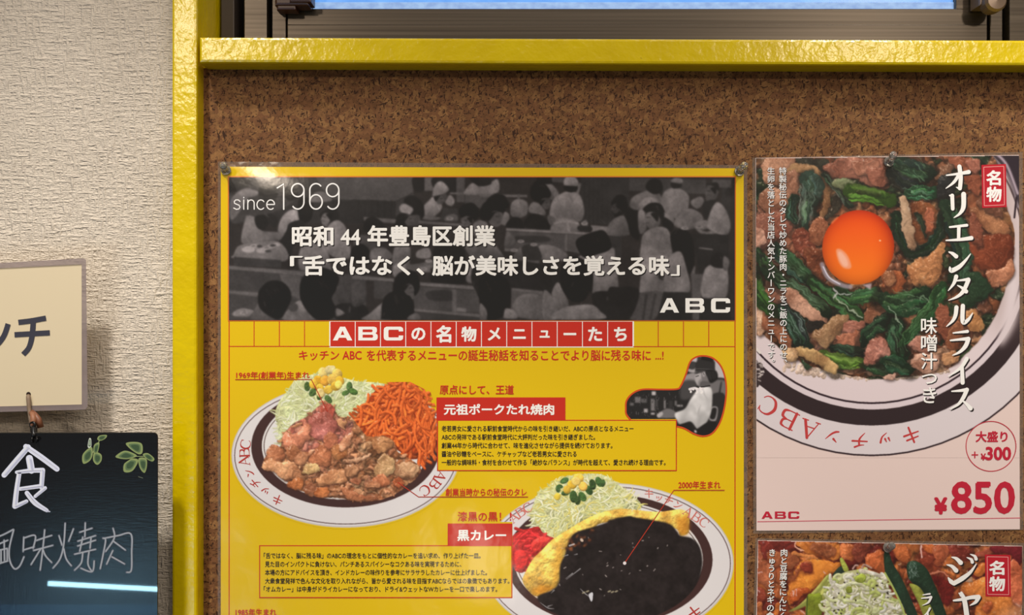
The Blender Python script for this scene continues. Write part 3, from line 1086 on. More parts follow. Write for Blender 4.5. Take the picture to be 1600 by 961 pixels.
    p(B(255, 700, 280, 640, 340, 615, 400, 640, 415, 720, 390, 770, 330, 790, 260, 770), 24); p(B(320, 740, 370, 740, 380, 790, 330, 800), 74)
    p(B(180, 900, 190, 800, 240, 750, 320, 745, 370, 800, 380, 880, 350, 918, 190, 918), 22); lm(B(360, 890, 400, 880, 420, 918, 340, 918), 76)
    p(B(765, 720, 800, 660, 868, 640, 868, 850, 820, 830, 770, 770), 24); lm(B(790, 860, 830, 830, 868, 860, 868, 920, 800, 920), 80)
    # right of centre
    q(C_(0, 150, 290, 155, 290, 170, 0, 166), 86); q(C_(230, 150, 245, 150, 245, 300, 230, 300), 74)
    lm(C_(0, 100, 60, 80, 110, 60, 110, 140, 0, 150), 112); p(C_(0, 50, 60, 50, 65, 90, 0, 100), 30)
    lm(C_(380, 80, 440, 90, 485, 150, 450, 190, 390, 150), 100); p(C_(350, 45, 440, 45, 440, 85, 370, 85), 26)
    q(C_(440, 45, 520, 45, 520, 80, 440, 75), 70); q(C_(620, 40, 870, 40, 870, 340, 620, 330), 44); 
    for x in range(640, 860, 28): st(C_(x, 45, x, 330), 1.0, 38)
    p(C_(600, 90, 620, 90, 600, 160, 590, 150), 96)
    lm(C_(425, 270, 445, 190, 500, 145, 560, 130, 615, 160, 640, 250, 625, 310, 590, 320, 440, 310), 108, grain=.25)
    p(C_(515, 100, 590, 100, 595, 125, 560, 140, 520, 125), 26); lm(C_(512, 90, 525, 45, 570, 38, 602, 70, 595, 100, 530, 98), 126); p(C_(415, 280, 460, 300, 440, 340, 420, 330), 78)
    lm(C_(445, 330, 480, 300, 590, 310, 605, 380, 440, 380), 98); st(C_(460, 330, 530, 315, 600, 330), 3, 124); st(C_(535, 320, 545, 380), 4, 116)
    p(C_(305, 140, 330, 80, 380, 70, 435, 140, 420, 180, 370, 200, 330, 190), 24); lm(C_(300, 260, 320, 200, 380, 220, 400, 280), 96); p(C_(380, 180, 430, 180, 420, 240, 380, 230), 70)
    lm(C_(190, 210, 230, 180, 290, 200, 290, 270, 240, 300, 190, 280), 92); 
    p(C_(40, 190, 90, 150, 150, 160, 180, 220, 150, 240, 60, 240), 24); p(C_(0, 290, 20, 210, 80, 190, 140, 230, 150, 260, 60, 290), 22); p(C_(60, 290, 130, 260, 140, 320, 100, 350, 60, 330), 80)
    lm(C_(130, 330, 150, 260, 180, 280, 170, 340), 108)
    p(C_(160, 350, 190, 300, 240, 295, 270, 340, 260, 370), 26); p(C_(270, 350, 300, 280, 360, 275, 410, 310, 420, 370), 26)
    q(C_(160, 358, 860, 395, 860, 412, 160, 376), 104); q(C_(160, 376, 530, 395, 530, 500, 150, 480), 66); p(C_(220, 410, 400, 410, 420, 440, 240, 450), 44); q(C_(520, 395, 540, 395, 540, 500, 520, 500), 84); q(C_(540, 395, 640, 400, 640, 520, 540, 500), 76)
    lm(C_(150, 440, 170, 380, 220, 430, 200, 470, 155, 475), 84); q(C_(150, 480, 260, 488, 260, 505, 150, 500), 88); lm(C_(0, 480, 60, 440, 110, 480, 150, 560, 0, 560), 78)
    lm(C_(180, 610, 240, 480, 300, 520, 360, 540, 340, 620), 70); lm(C_(360, 470, 440, 465, 530, 510, 520, 560, 390, 560), 92); p(C_(260, 470, 340, 460, 380, 540, 330, 560, 270, 540), 40)
    q(C_(680, 340, 800, 352, 800, 392, 680, 385), 104); lm(C_(625, 370, 630, 320, 655, 310, 660, 370), 92); p(C_(605, 345, 680, 350, 680, 380, 605, 372), 34)
    p(C_(795, 200, 830, 170, 868, 175, 868, 300, 820, 280), 26); lm(C_(780, 390, 800, 320, 868, 290, 868, 400), 90)
    q(C_(770, 400, 868, 405, 868, 540, 770, 530), 46)
    lm(C_(600, 540, 680, 500, 760, 500, 820, 480, 830, 560, 850, 740, 800, 762, 680, 752, 690, 640, 620, 600), 98, grain=.25)
    p(C_(588, 440, 620, 410, 700, 380, 760, 375, 800, 440, 795, 490, 720, 520, 640, 540, 600, 490), 22)
    p(C_(690, 760, 850, 755, 868, 800, 868, 920, 740, 920), 28); p(C_(650, 640, 690, 640, 685, 760, 650, 700), 26)
    lm(C_(350, 690, 380, 600, 420, 650, 430, 690), 86); p(C_(0, 560, 460, 600, 440, 760, 0, 760), 30); lm(C_(0, 660, 40, 640, 20, 680), 84)
    q(C_(190, 725, 385, 745, 385, 920, 190, 900), 66); lm(C_(200, 830, 250, 770, 360, 770, 360, 910, 230, 900), 82); q(C_(360, 750, 388, 750, 388, 920, 360, 920), 70); q(C_(200, 728, 385, 748, 385, 762, 200, 742), 78)
    lm(C_(388, 750, 430, 760, 480, 840, 470, 920, 388, 920), 84); p(C_(0, 660, 100, 640, 180, 700, 180, 860, 100, 920, 40, 920, 0, 820), 22); lm(C_(145, 890, 160, 850, 220, 870, 225, 912, 150, 912), 92); lm(C_(0, 820, 40, 860, 40, 920, 0, 920), 84)
    lm(C_(440, 760, 480, 690, 530, 780, 540, 850, 470, 850), 96); lm(C_(440, 915, 500, 850, 600, 830, 690, 830, 740, 870, 760, 915), 104, grain=.25)
    p(C_(490, 690, 500, 590, 560, 530, 650, 560, 690, 620, 680, 720, 640, 800, 570, 810, 520, 760), 22)
    # right group
    q(D_(0, 40, 130, 50, 130, 260, 0, 250), 44); q(D_(130, 50, 600, 60, 600, 150, 130, 130), 58); q(D_(700, 60, 750, 62, 750, 320, 690, 240), 44); q(D_(640, 60, 755, 62, 755, 110, 640, 110), 68)
    p(D_(20, 200, 60, 155, 110, 170, 120, 250, 60, 270, 30, 230), 24); lm(D_(10, 400, 30, 320, 90, 280, 130, 330, 130, 400), 86); p(D_(100, 250, 170, 230, 190, 300, 190, 430, 140, 400, 120, 330), 26)
    lm(D_(135, 230, 150, 170, 230, 130, 280, 130, 320, 150, 330, 230, 200, 250), 92); p(D_(230, 110, 260, 60, 320, 65, 335, 130, 280, 150), 26)
    lm(D_(190, 210, 230, 170, 300, 180, 300, 240, 200, 240), 110); lm(D_(190, 380, 185, 260, 220, 250, 240, 340, 220, 390), 96)
    lm(D_(320, 190, 350, 130, 420, 110, 490, 150, 495, 220, 460, 300, 380, 290, 330, 230), 102); p(D_(385, 80, 440, 70, 450, 105, 400, 115), 30); lm(D_(385, 75, 410, 50, 455, 60, 450, 85), 104)
    lm(D_(400, 330, 480, 240, 570, 270, 580, 340, 480, 370), 92); lm(D_(340, 260, 400, 290, 400, 330, 340, 300), 96); lm(D_(510, 190, 570, 165, 590, 200, 550, 240, 515, 220), 96); lm(D_(530, 330, 600, 310, 640, 350, 560, 370), 104)
    lm(D_(520, 330, 600, 380, 690, 350, 670, 390, 570, 395), 100)
    p(D_(600, 110, 640, 80, 680, 120, 660, 180, 610, 200, 595, 150), 62); p(D_(600, 90, 670, 80, 680, 130, 640, 100), 28); p(D_(590, 200, 660, 190, 640, 270, 600, 300, 580, 250), 34)
    lm(D_(605, 340, 640, 230, 680, 200, 730, 260, 752, 350, 720, 408, 640, 380), 108, grain=.25)
    q(D_(510, 395, 740, 400, 740, 640, 560, 640), 34); st(D_(560, 480, 640, 490), 1.6, 110)
    p(D_(215, 240, 260, 205, 320, 210, 345, 260, 335, 300, 290, 290, 235, 260), 24); p(D_(235, 270, 300, 270, 320, 330, 280, 370, 235, 340), 76); p(D_(330, 290, 390, 320, 400, 370, 350, 380), 26)
    lm(D_(200, 480, 220, 390, 300, 350, 370, 370, 390, 470, 380, 560, 210, 560), 98, grain=.25); lm(D_(190, 740, 205, 620, 220, 540, 370, 540, 370, 760, 190, 755), 104, grain=.25)
    p(D_(310, 640, 380, 610, 370, 670, 320, 675), 44); p(D_(385, 400, 430, 365, 510, 400, 530, 560, 500, 640, 430, 560, 395, 480), 24)
    lm(D_(345, 740, 360, 560, 440, 500, 480, 600, 505, 740, 430, 755), 104, grain=.25); lm(D_(510, 640, 535, 590, 525, 700), 84)
    p(D_(190, 760, 340, 758, 280, 920, 135, 915, 150, 830), 64, smooth=True); st(D_(235, 770, 215, 915), 4, 46); st(D_(290, 765, 260, 915), 4, 50)
    q(D_(340, 750, 510, 755, 510, 920, 300, 920), 32); q(D_(510, 640, 580, 640, 560, 920, 520, 920), 70)
    lm(D_(575, 780, 590, 620, 650, 580, 730, 600, 720, 790), 102); p(D_(635, 590, 640, 520, 700, 510, 720, 600), 28); lm(D_(710, 530, 745, 560, 730, 620, 705, 600), 86)
    q(D_(560, 790, 740, 785, 755, 920, 560, 920), 30); q(D_(525, 870, 555, 870, 550, 920, 520, 920), 66); lm(D_(50, 870, 95, 860, 95, 920, 45, 920), 70)
    p(D_(0, 740, 60, 720, 190, 740, 130, 915, 0, 920), 28)
    # faces, hair sheen, cups and dishes
    def face(T, x, y, r, d=-1, v=78):
        T1 = T(x, y); (fx, fy) = T1[0]; r = r * s_
        c.ell(fx, fy, r * .8, r, G(v), soft=.7); c.stroke([(fx + d * r * .05, fy - r * .25), (fx + d * r * .5, fy - r * .28)], 1.3, G(30), soft=.4, alpha=.8)
        c.stroke([(fx + d * r * .6, fy - r * .1), (fx + d * r * .82, fy + r * .2)], 1.6, G(v + 8), soft=.4); c.stroke([(fx + d * r * .25, fy + r * .5), (fx + d * r * .6, fy + r * .48)], 1.1, G(40), soft=.4, alpha=.8)
        c.poly([(fx + r * .9, fy - r), (fx - d * r * 1.1, fy - r * .6), (fx - d * r * .9, fy + r * .3), (fx - d * r * .4, fy - r * .2), (fx, fy - r * .75)], G(24), soft=.7)
    face(C_, 95, 300, 48, 1, 70); face(D_, 262, 305, 46, -1, 86); face(B, 540, 185, 30, 1, 72); face(B, 350, 310, 34, 1, 66); face(A, 625, 300, 34, -1, 88); face(B, 350, 735, 36, 1, 70); face(C_, 400, 210, 30, 1, 72); face(B, 705, 320, 32, -1, 74); face(D_, 45, 240, 30, -1, 58); face(D_, 628, 140, 34, -1, 66)
    for T, x, y, w, h in ((A, 300, 800, 90, 90), (A, 590, 740, 100, 100), (B, 290, 820, 80, 70), (C_, 590, 640, 80, 100), (C_, 700, 450, 90, 60), (C_, 380, 120, 40, 40), (D_, 290, 235, 40, 24), (C_, 70, 750, 80, 90), (B, 580, 560, 80, 70)):
        for k in range(7):
            u = x + c.rng.uniform(-.5, .3) * w; v = y - h * c.rng.uniform(.2, .8)
            c.stroke(T(u, v, u + w * .12, v + h * .12, u + w * .16, v + h * .3), 1.0, G(46), soft=.5, alpha=.5)
    for T, x, y in ((B, 470, 560), (B, 440, 610), (C_, 250, 440), (C_, 330, 460), (D_, 560, 350), (D_, 470, 360), (A, 180, 470), (A, 260, 480), (A, 120, 880), (B, 600, 300), (C_, 640, 330), (C_, 210, 495)):
        q = T(x, y)[0]; c.ell(q[0], q[1], 5.5, 2.4, G(128), soft=.4); c.ell(q[0], q[1] - .4, 3.6, 1.3, G(84), soft=.4)
    for k in range(60):
        u, v = c.rng.uniform(360, 1145), c.rng.uniform(300, 498)
        c.stroke([(u, v), (u + c.rng.uniform(-5, 5), v + c.rng.uniform(2, 8))], c.rng.uniform(.8, 1.8), G(c.rng.choice((28, 50, 96, 110))), soft=.5, alpha=.4)
    n = fbm((c.h, c.w), 3 * c.R, c.rng, 2); n2 = fbm((c.h, c.w), 26 * c.R, c.rng, 3)
    c.a *= (0.92 + .16 * n)[..., None] * (.82 + .36 * n2)[..., None]
    for k in range(3): c.a[..., k] = .5 * c.a[..., k] + .5 * np.pad(blur(np.pad(c.a[..., k], 4, mode='edge'), 1)[4:-4, 4:-4], 0)
    c.a[:] = np.clip(30 + (c.a - 32) * 1.16, 20, 255)
    return c


crowd = paint_crowd()
ph = crowd.mesh('header_photo', M_PRINT, poster, K + 0.00010, B1)
g = Flat(K + 0.00028, B1)
SHW = (28, 24, 24)
def both(fn, *bx, col=WHITE, bold=.03, dx=1.6):
    g.d -= 0.00013; g.text(fn, (bx[0] + dx, bx[1] + dx, bx[2] + dx, bx[3] + dx), SHW, bold); g.d += 0.00013
    g.text(fn, bx, col, bold)
both('昭和', 456, 353, 521, 385); both('44', 532, 358, 563, 383, bold=.02); both('年豊島区創業', 574, 352, 774, 385)
both('「', 453, 400, 473, 416, bold=.02)
both('舌ではなく、', 473, 399, 663, 431); both('脳が美味しさを覚える味', 675, 399, 1046, 431); both('」', 1048, 414, 1062, 431, bold=.02)
g.build('headline_lettering', M_PRINT, ph)
g = Flat(K + 0.00034, B1)
# thin drawn lettering: since 1969
W2 = (236, 230, 224)
a_ = tr(350, 265, .2549)
def arc(cx, cy, rx, ry, a0, a1, n=14): return [(cx + rx * math.cos(math.radians(a0 + (a1 - a0) * k / n)), cy + ry * math.sin(math.radians(a0 + (a1 - a0) * k / n))) for k in range(n + 1)]
def T_(pts, w=1.7): g.brush([(350 + x * .2549, 265 + y * .2549) for x, y in pts], w, W2, smooth=False)
T_([(98, 195), (88, 186), (72, 186), (63, 195), (64, 206), (78, 213), (92, 218), (98, 229), (92, 241), (76, 244), (60, 236)])
T_([(121, 186), (121, 243)]); T_([(121, 170), (121, 173)])
T_([(146, 186), (146, 243)]); T_([(146, 205)] + arc(166, 206, 19, 20, 190, 360) + [(185, 243)])
T_(arc(226, 215, 24, 29, 320, 40 , 18)[0:1] + arc(226, 215, 24, 29, -45, -315, 22))
T_([(262, 214), (310, 214)] + arc(286, 215, 24, 29, 0, -310, 24))
T_([(327, 112), (366, 88), (366, 243)], 2.2)
for ox in (0, 214):
    T_(arc(452 + ox, 126, 38, 40, 0, 360, 30), 2.2); T_([(490 + ox, 126), (490 + ox, 185)] + arc(452 + ox, 198, 38, 44, 0, 140, 14), 2.2)
T_(arc(564, 198, 38, 44, 0, 360, 30), 2.2); T_([(526, 198), (526, 128)] + arc(564, 126, 38, 40, 180, 320, 14), 2.2)
g.build('date_lettering', M_PRINT, ph)


def logo(g, x, y, w, h, n, col, gap):
    """wide block capitals A B C; n letters each w wide"""
    def R(u, v, k): return (x + k * gap + u * w, y + v * h)
    g.poly([R(u, v, 0) for u, v in ((0, 1), (.37, 0), (.63, 0), (1, 1), (.75, 1), (.67, .80), (.32, .80), (.24, 1))], col, [[R(u, v, 0) for u, v in ((.40, .60), (.60, .60), (.5, .28))]])
    g.poly([R(u, v, 1) for u, v in ((0, 0), (.82, 0), (.93, .06), (.96, .2), (.95, .38), (.88, .48), (.98, .58), (1, .75), (.97, .92), (.86, 1), (0, 1))], col,
           [[R(u, v, 1) for u, v in ((.22, .20), (.70, .20), (.74, .3), (.70, .40), (.22, .40))], [R(u, v, 1) for u, v in ((.22, .58), (.73, .58), (.77, .69), (.73, .80), (.22, .80))]])
    g.poly([R(u, v, 2) for u, v in ((1, .34), (.98, .1), (.88, 0), (.14, 0), (.03, .08), (0, .24), (0, .76), (.03, .92), (.14, 1), (.88, 1), (.98, .9), (1, .64), (.77, .64), (.76, .78), (.26, .78), (.24, .7), (.24, .3), (.26, .22), (.76, .22), (.77, .34))], col)


g = Flat(K + 0.00024, B1)
logo(g, 1031, 466, 30, 22.5, 3, WHITE, 40)
g.build('logo_lettering', M_PRINT, ph)

# title strip of red squares
g = Flat(K + 0.00012, B1)
g.rect(514.5, 500.8, 990.5, 543, (250, 240, 225), 10)
g.d = K + 0.00018
for k in range(12):
    x = 516.2 + 39.45 * k
    g.rect(x, 502.6, x + 38.2, 541.4, RED)
strip = g.build('title_strip', M_PRINT, poster)
g = Flat(K + 0.00026, B1)
logo(g, 520, 510.5, 30.5, 21.5, 3, WHITE, 39.8)
for k, (s, bx) in enumerate((('の', 22), ('名', 24), ('物', 24), ('メ', 20), ('ニ', 20), ('ュ', 16), ('ー', 20), ('た', 22), ('ち', 20))):
    x = 516.2 + 39.45 * (k + 3) + 19.2
    v, f = glyphs(s, .035)
    r = (v[:, 1].max() - v[:, 1].min()) / (v[:, 0].max() - v[:, 0].min())
    g.text(s, (x - bx / 2, 522 - bx * r / 2, x + bx / 2, 522 + bx * r / 2), WHITE, .035)
g.build('title_lettering', M_PRINT, strip)
g = Flat(K + 0.00014, B1)
for s, bx in (('キッチン', (467, 548, 530, 563)), ('ABC', (535, 548.5, 565, 562)), ('を代表するメニューの誕生秘話を知ることでより脳に残る味に', (573, 546.5, 1017, 564)), ('...!', (1024, 549, 1037, 562))):
    g.text(s, bx, RED, .02)
g.build('subtitle_lettering', M_PRINT, sh)

# ---- plates
def rim_text(g, items, size, col):
    """signs of the rim lettering: (sign, x, y, clockwise turn in degrees, size)"""
    for s, x, y, a, z in items:
        ca, sa = math.cos(math.radians(a)), math.sin(math.radians(a)); k = z * .0082
        for pts, w in RIM[s]:
            q = [((u - 50) * k, (v - 50) * k) for u, v in zip(pts[0::2], pts[1::2])]
            g.brush([(x + u * ca - v * sa, y + u * sa + v * ca) for u, v in q], [max(.9, 1.15 * t * k) for t in w], col)


def plate(c, cx, cy, a, b, th, band, inner):
    """printed plate: outer ellipse, thin line, dark band, fine inner line"""
    P0 = ellipse(cx, cy, a, b)
    c.poly(P0, (200, 190, 184), smooth=False)
    c.poly(ellipse(cx, cy - .5, a - 2.0, b - 2.0), (221, 213, 209), smooth=False)
    c.poly(ellipse(cx, cy + .5, *th), BURG, smooth=False)
    c.poly(ellipse(cx, cy + .5, th[0] - 1.2, th[1] - 1.2), (222, 213, 209), smooth=False)
    c.poly(ellipse(*band), (66, 40, 37), smooth=False)
    c.poly(ellipse(*inner), (222, 214, 208), smooth=False)
    c.poly(ellipse(inner[0], inner[1], inner[2] - 3, inner[3] - 3), (80, 56, 52), smooth=False)
    c.poly(ellipse(inner[0], inner[1], inner[2] - 4.2, inner[3] - 4.2), (226, 218, 212), smooth=False)


def cabbage(c, region, n, rng, seedcols=((214, 216, 160), (228, 228, 186), (204, 208, 144), (238, 236, 212), (222, 220, 176)), length=26):
    c.lump(region, (206, 206, 150), relief=.4, grain=.4, gsc=6, edge=.12)
    cx = np.mean([p[0] for p in region]); cy = np.mean([p[1] for p in region])
    for (x, y) in inside(region, n, rng):
        a = rng.uniform(0, math.pi) if rng.rand() < .5 else math.atan2(y - cy, x - cx) + rng.uniform(-.8, .8)
        l = rng.uniform(.4, 1.0) * length; k = rng.uniform(-.5, .5)
        pts = [(x + math.cos(a + k * t) * l * t * .5, y + math.sin(a + k * t) * l * t * .5) for t in (-1, -.4, .3, 1)]
        col = vary(rng, seedcols[rng.randint(len(seedcols))], .07)
        c.stroke([(px_, py_ + 1.0) for px_, py_ in pts], [1.2, 2.4, 2.4, .8], (164, 166, 104), alpha=.45)
        c.stroke(pts, [.8, 2.0, 1.9, .6], col)


def paint_pork():
    c = Canvas(361, 568, 728, 828, YEL, 11); rng = np.random.RandomState(5)
    c.label = 1
    plate(c, 540, 711, 178.5, 113.5, (174, 108), (540, 698, 147.5, 95), (540, 697, 131, 84))
    A = tr(355, 565, .2707); B = tr(530, 565, .2706)
    c.label = 2
    cab = [(448, 612), (458, 598), (478, 588), (500, 584), (535, 590), (560, 596), (590, 598), (612, 606), (600, 640), (590, 680), (560, 690), (520, 690), (470, 690), (448, 700), (438, 690), (434, 668), (430, 646), (436, 628)]
    cabbage(c, cab, 420, rng)
    cabbage(c, [(436, 640), (460, 640), (470, 690), (445, 702), (436, 690)], 60, rng, ((228, 226, 190), (214, 214, 160), (236, 234, 210)))
    c.label = 3
    for x, y, r in ((480, 604, 6), (490, 612, 7), (500, 618, 6), (546, 604, 6), (552, 612, 6), (540, 614, 5), (513, 624, 6)):
        c.lump(ellipse(x, y, r * 1.25, r * .8, rng.uniform(0, 3), 14), vary(rng, (78, 104, 52), .15), grain=.6, gsc=4)
    for x, y, r, col in ((505, 582, 9, (236, 206, 120)), (516, 577, 9, (240, 220, 150)), (527, 584, 9, (236, 196, 92)), (497, 594, 8, (238, 178, 48)), (508, 595, 9, (240, 172, 60)), (519, 593, 9, (244, 196, 86)), (531, 595, 8, (232, 176, 52)), (490, 600, 8, (236, 186, 60)), (500, 606, 7, (238, 190, 60)),
                         (501, 614, 8, (244, 216, 140)), (513, 609, 8, (240, 196, 72)), (525, 603, 9, (240, 190, 60)), (529, 601, 7, (246, 214, 100))):
        c.lump(ellipse(x, y, r * .95, r * .85, rng.uniform(0, 3), 14), col, grain=.15, spec=.3, edge=.3)
    c.label = 4
    spag = [(585, 612), (600, 603), (622, 599), (645, 601), (658, 612), (668, 632), (680, 660), (681, 690), (674, 706), (655, 716), (637, 716), (622, 704), (600, 692), (575, 682), (560, 668), (555, 655), (563, 642), (574, 626)]
    c.lump(spag, (176, 66, 24), relief=.7, grain=.5, gsc=7)
    cx, cy = 618, 650
    for k in range(210):
        x, y = inside(spag, 1, rng)[0]
        a = math.atan2(y - 582, x - 628) + rng.uniform(-.75, .75) + (1.4 if rng.rand() < .22 else 0)
        if x > 640 and y > 640: a = rng.uniform(1.1, 2.0)
        l = rng.uniform(14, 30); kk = rng.uniform(-.7, .7)
        pts = [(x + math.cos(a + kk * t) * l * t * .8, y + math.sin(a + kk * t) * l * t * .8) for t in (-1, -.5, 0, .5, 1)]
        w = rng.uniform(3.2, 4.6)
        dark = .72 + .28 * min(1, k / 120)
        c.stroke([(q[0] + .8, q[1] + 1.6) for q in pts], w + .6, (130, 40, 12), alpha=.5)
        c.tube(pts, w, vary(rng, np.array((246, 112, 46)) * dark, .08), relief=1.0, grain=.1, gsc=5, spec=.55, edge=.26, tint=.15)
    c.tube([(650, 606), (662, 616), (675, 623)], 3, (222, 100, 40)); c.tube([(640, 603), (657, 604), (668, 622), (664, 632)], 3.4, (228, 104, 44))
    c.label = 5
    meat = [(411, 727), (420, 706), (438, 698), (441, 682), (456, 664), (478, 652), (494, 638), (510, 629), (520, 640), (533, 652), (548, 652), (562, 668), (578, 682), (598, 680), (615, 690), (622, 706), (642, 718), (657, 732), (652, 746), (634, 760), (618, 772), (592, 782), (560, 784), (530, 779), (500, 776), (474, 768), (452, 758), (446, 744), (428, 736)]
    c.organic(meat, ((196, 128, 86), (178, 108, 68), (210, 148, 104), (160, 98, 60), (186, 116, 76), (206, 134, 96)), 12, 1.0, .8)
    c.clip = c.mask_of(meat, True)
    c.organic([(440, 690), (460, 660), (495, 636), (512, 628), (530, 655), (552, 662), (540, 690), (500, 704), (460, 706)], ((206, 122, 100), (196, 108, 88), (214, 140, 116)), 12, .9, .6)
    c.organic([(540, 700), (570, 690), (600, 700), (606, 740), (590, 770), (550, 760), (534, 730)], ((150, 96, 62), (176, 120, 84), (120, 76, 48), (196, 142, 100)), 9, 1.1, .6)
    c.clip = None
    for k in range(70):
        x, y = inside(meat, 1, rng)[0]
        t = rng.uniform(-.9, .9); l = rng.uniform(4, 11); kk = rng.uniform(-1.2, 1.2)
        pts = [(x + math.cos(t + kk * q) * l * q, y + math.sin(t + kk * q) * l * q) for q in (-1, -.5, 0, .5, 1)]
        c.stroke([(u + .8, v + 2) for u, v in pts], 3.4, (76, 38, 24), soft=1, alpha=.5)
        c.tube(pts, [2, 4, 5, 4, 2], vary(rng, (206, 140, 98), .12), grain=.15, spec=.7, edge=.3, tint=.3)
    def L_(pts, col, **k):
        c.poly([(x + .8, y + 2) for x, y in pts], (62, 32, 20), alpha=.6, soft=1)
        c.lump(pts, col, relief=.7, grain=.22, gsc=8, spec=.9, tint=.4, rag=.7, edge=.3, folds=2, **k)
    L_(A(540, 270, 580, 240, 620, 270, 600, 330, 560, 350), (202, 96, 76))
    L_(A(470, 330, 530, 290, 600, 310, 640, 370, 600, 440, 530, 450, 480, 420), (196, 112, 98))
    L_(A(330, 410, 400, 410, 470, 350, 480, 430, 440, 480, 380, 510, 330, 500, 320, 450), (206, 124, 90))
    L_(A(225, 520, 260, 480, 310, 500, 335, 545, 300, 580, 240, 570), (184, 112, 74)); L_(A(340, 500, 390, 480, 430, 540, 400, 580, 350, 560), (196, 126, 84))
    L_(A(205, 590, 250, 560, 310, 580, 380, 580, 430, 640, 440, 690, 380, 680, 320, 680, 270, 640, 210, 625), (208, 142, 98))
    L_(A(380, 560, 430, 520, 470, 550, 440, 590, 400, 590), (196, 128, 88)); L_(A(470, 570, 520, 500, 570, 460, 600, 520, 590, 600, 520, 600), (196, 118, 78))
    L_(A(430, 620, 480, 580, 535, 610, 520, 640, 440, 645), (226, 178, 118)); L_(A(520, 680, 560, 640, 640, 620, 690, 640, 680, 700, 600, 710, 530, 710), (208, 142, 96))
    L_(A(345, 700, 400, 670, 440, 690, 430, 740, 360, 730), (190, 110, 62)); L_(A(450, 720, 490, 690, 520, 740, 490, 780, 450, 760), (168, 104, 70)); L_(A(500, 740, 560, 720, 600, 750, 560, 785, 510, 775), (196, 112, 62))
    L_(A(560, 440, 600, 400, 635, 430, 620, 500, 580, 510), (212, 128, 92)); L_(A(600, 500, 650, 470, 690, 500, 680, 560, 620, 560), (206, 132, 80))
    L_(B(180, 470, 230, 430, 290, 440, 310, 480, 260, 530, 200, 510), (196, 134, 86)); L_(B(210, 590, 270, 530, 320, 580, 310, 640, 240, 680, 200, 640), (198, 150, 102)); L_(B(320, 620, 380, 580, 450, 600, 460, 640, 400, 680, 340, 660), (190, 138, 98))
    L_(B(190, 680, 240, 650, 300, 690, 260, 720, 200, 710), (204, 122, 80)); L_(B(300, 690, 350, 670, 380, 700, 340, 730), (202, 108, 64)); L_(B(140, 720, 200, 690, 240, 700, 220, 725, 150, 725), (204, 134, 92))
    L_(B(0, 470, 60, 410, 80, 430, 50, 490, 0, 520), (220, 150, 110)); L_(B(20, 570, 100, 560, 190, 530, 160, 560, 60, 590), (206, 150, 112)); L_(B(30, 620, 80, 590, 120, 620, 90, 660, 40, 660), (176, 118, 80)); L_(B(0, 730, 70, 740, 130, 770, 220, 780, 210, 800, 60, 800), (196, 122, 82)); L_(B(60, 680, 130, 670, 120, 700, 70, 700), (188, 116, 80))
    c.warp(meat, 2.2, 8)
    c.soften(.5)
    return c


def sets(c, keep, parts, root, d, base):
    """split a painted dish into part meshes by label"""
    o = c.mesh(base, M_PRINT, root, d, B1, keep, [0, 1])
    for l, n in parts: c.mesh(n, M_PRINT, o, d, B1, keep, [l])
    return o


def cut(c, polys_out, poly_in):
    k = c.mask_of(poly_in) > 0.5
    for p in polys_out: k &= ~(c.mask_of(p) > 0.5)
    return k


pork = paint_pork()
hull1 = [tuple(p) for p in ellipse(540, 711, 180.5, 115.5)] 
kp = np.maximum(pork.mask_of(hull1), pork.mask_of([(430, 660), (446, 605), (470, 586), (500, 572), (530, 570), (560, 586), (600, 597), (640, 596), (672, 612), (690, 660), (600, 720), (450, 700)])) > .5
dish1 = sets(pork, kp, [(2, 'shredded_cabbage'), (3, 'corn_kernels'), (4, 'orange_spaghetti'), (5, 'fried_pork')], poster, K + 0.00010, 'pork_plate_picture')
RT = (176, 56, 48)
g = Flat(K + 0.00016, B1)
rim_text(g, [('キ', 434, 781, -148, 19), ('ッ', 415, 768, -140, 19), ('チ', 399, 755, -130, 19), ('ン', 389, 739, -118, 18), ('A', 381.5, 721, -103, 21), ('B', 382, 707.5, -93, 20), ('C', 383.5, 694.5, -81, 20)], 18, RT)
g.build('rim_lettering', M_PRINT, dish1)
g = Flat(K + 0.00016, B1)
rim_text(g, [('A', 688, 743, 120, 21), ('B', 680, 756, 128, 20), ('C', 664, 766, 140, 20)], 18, RT)
g.build('rim_lettering', M_PRINT, dish1)


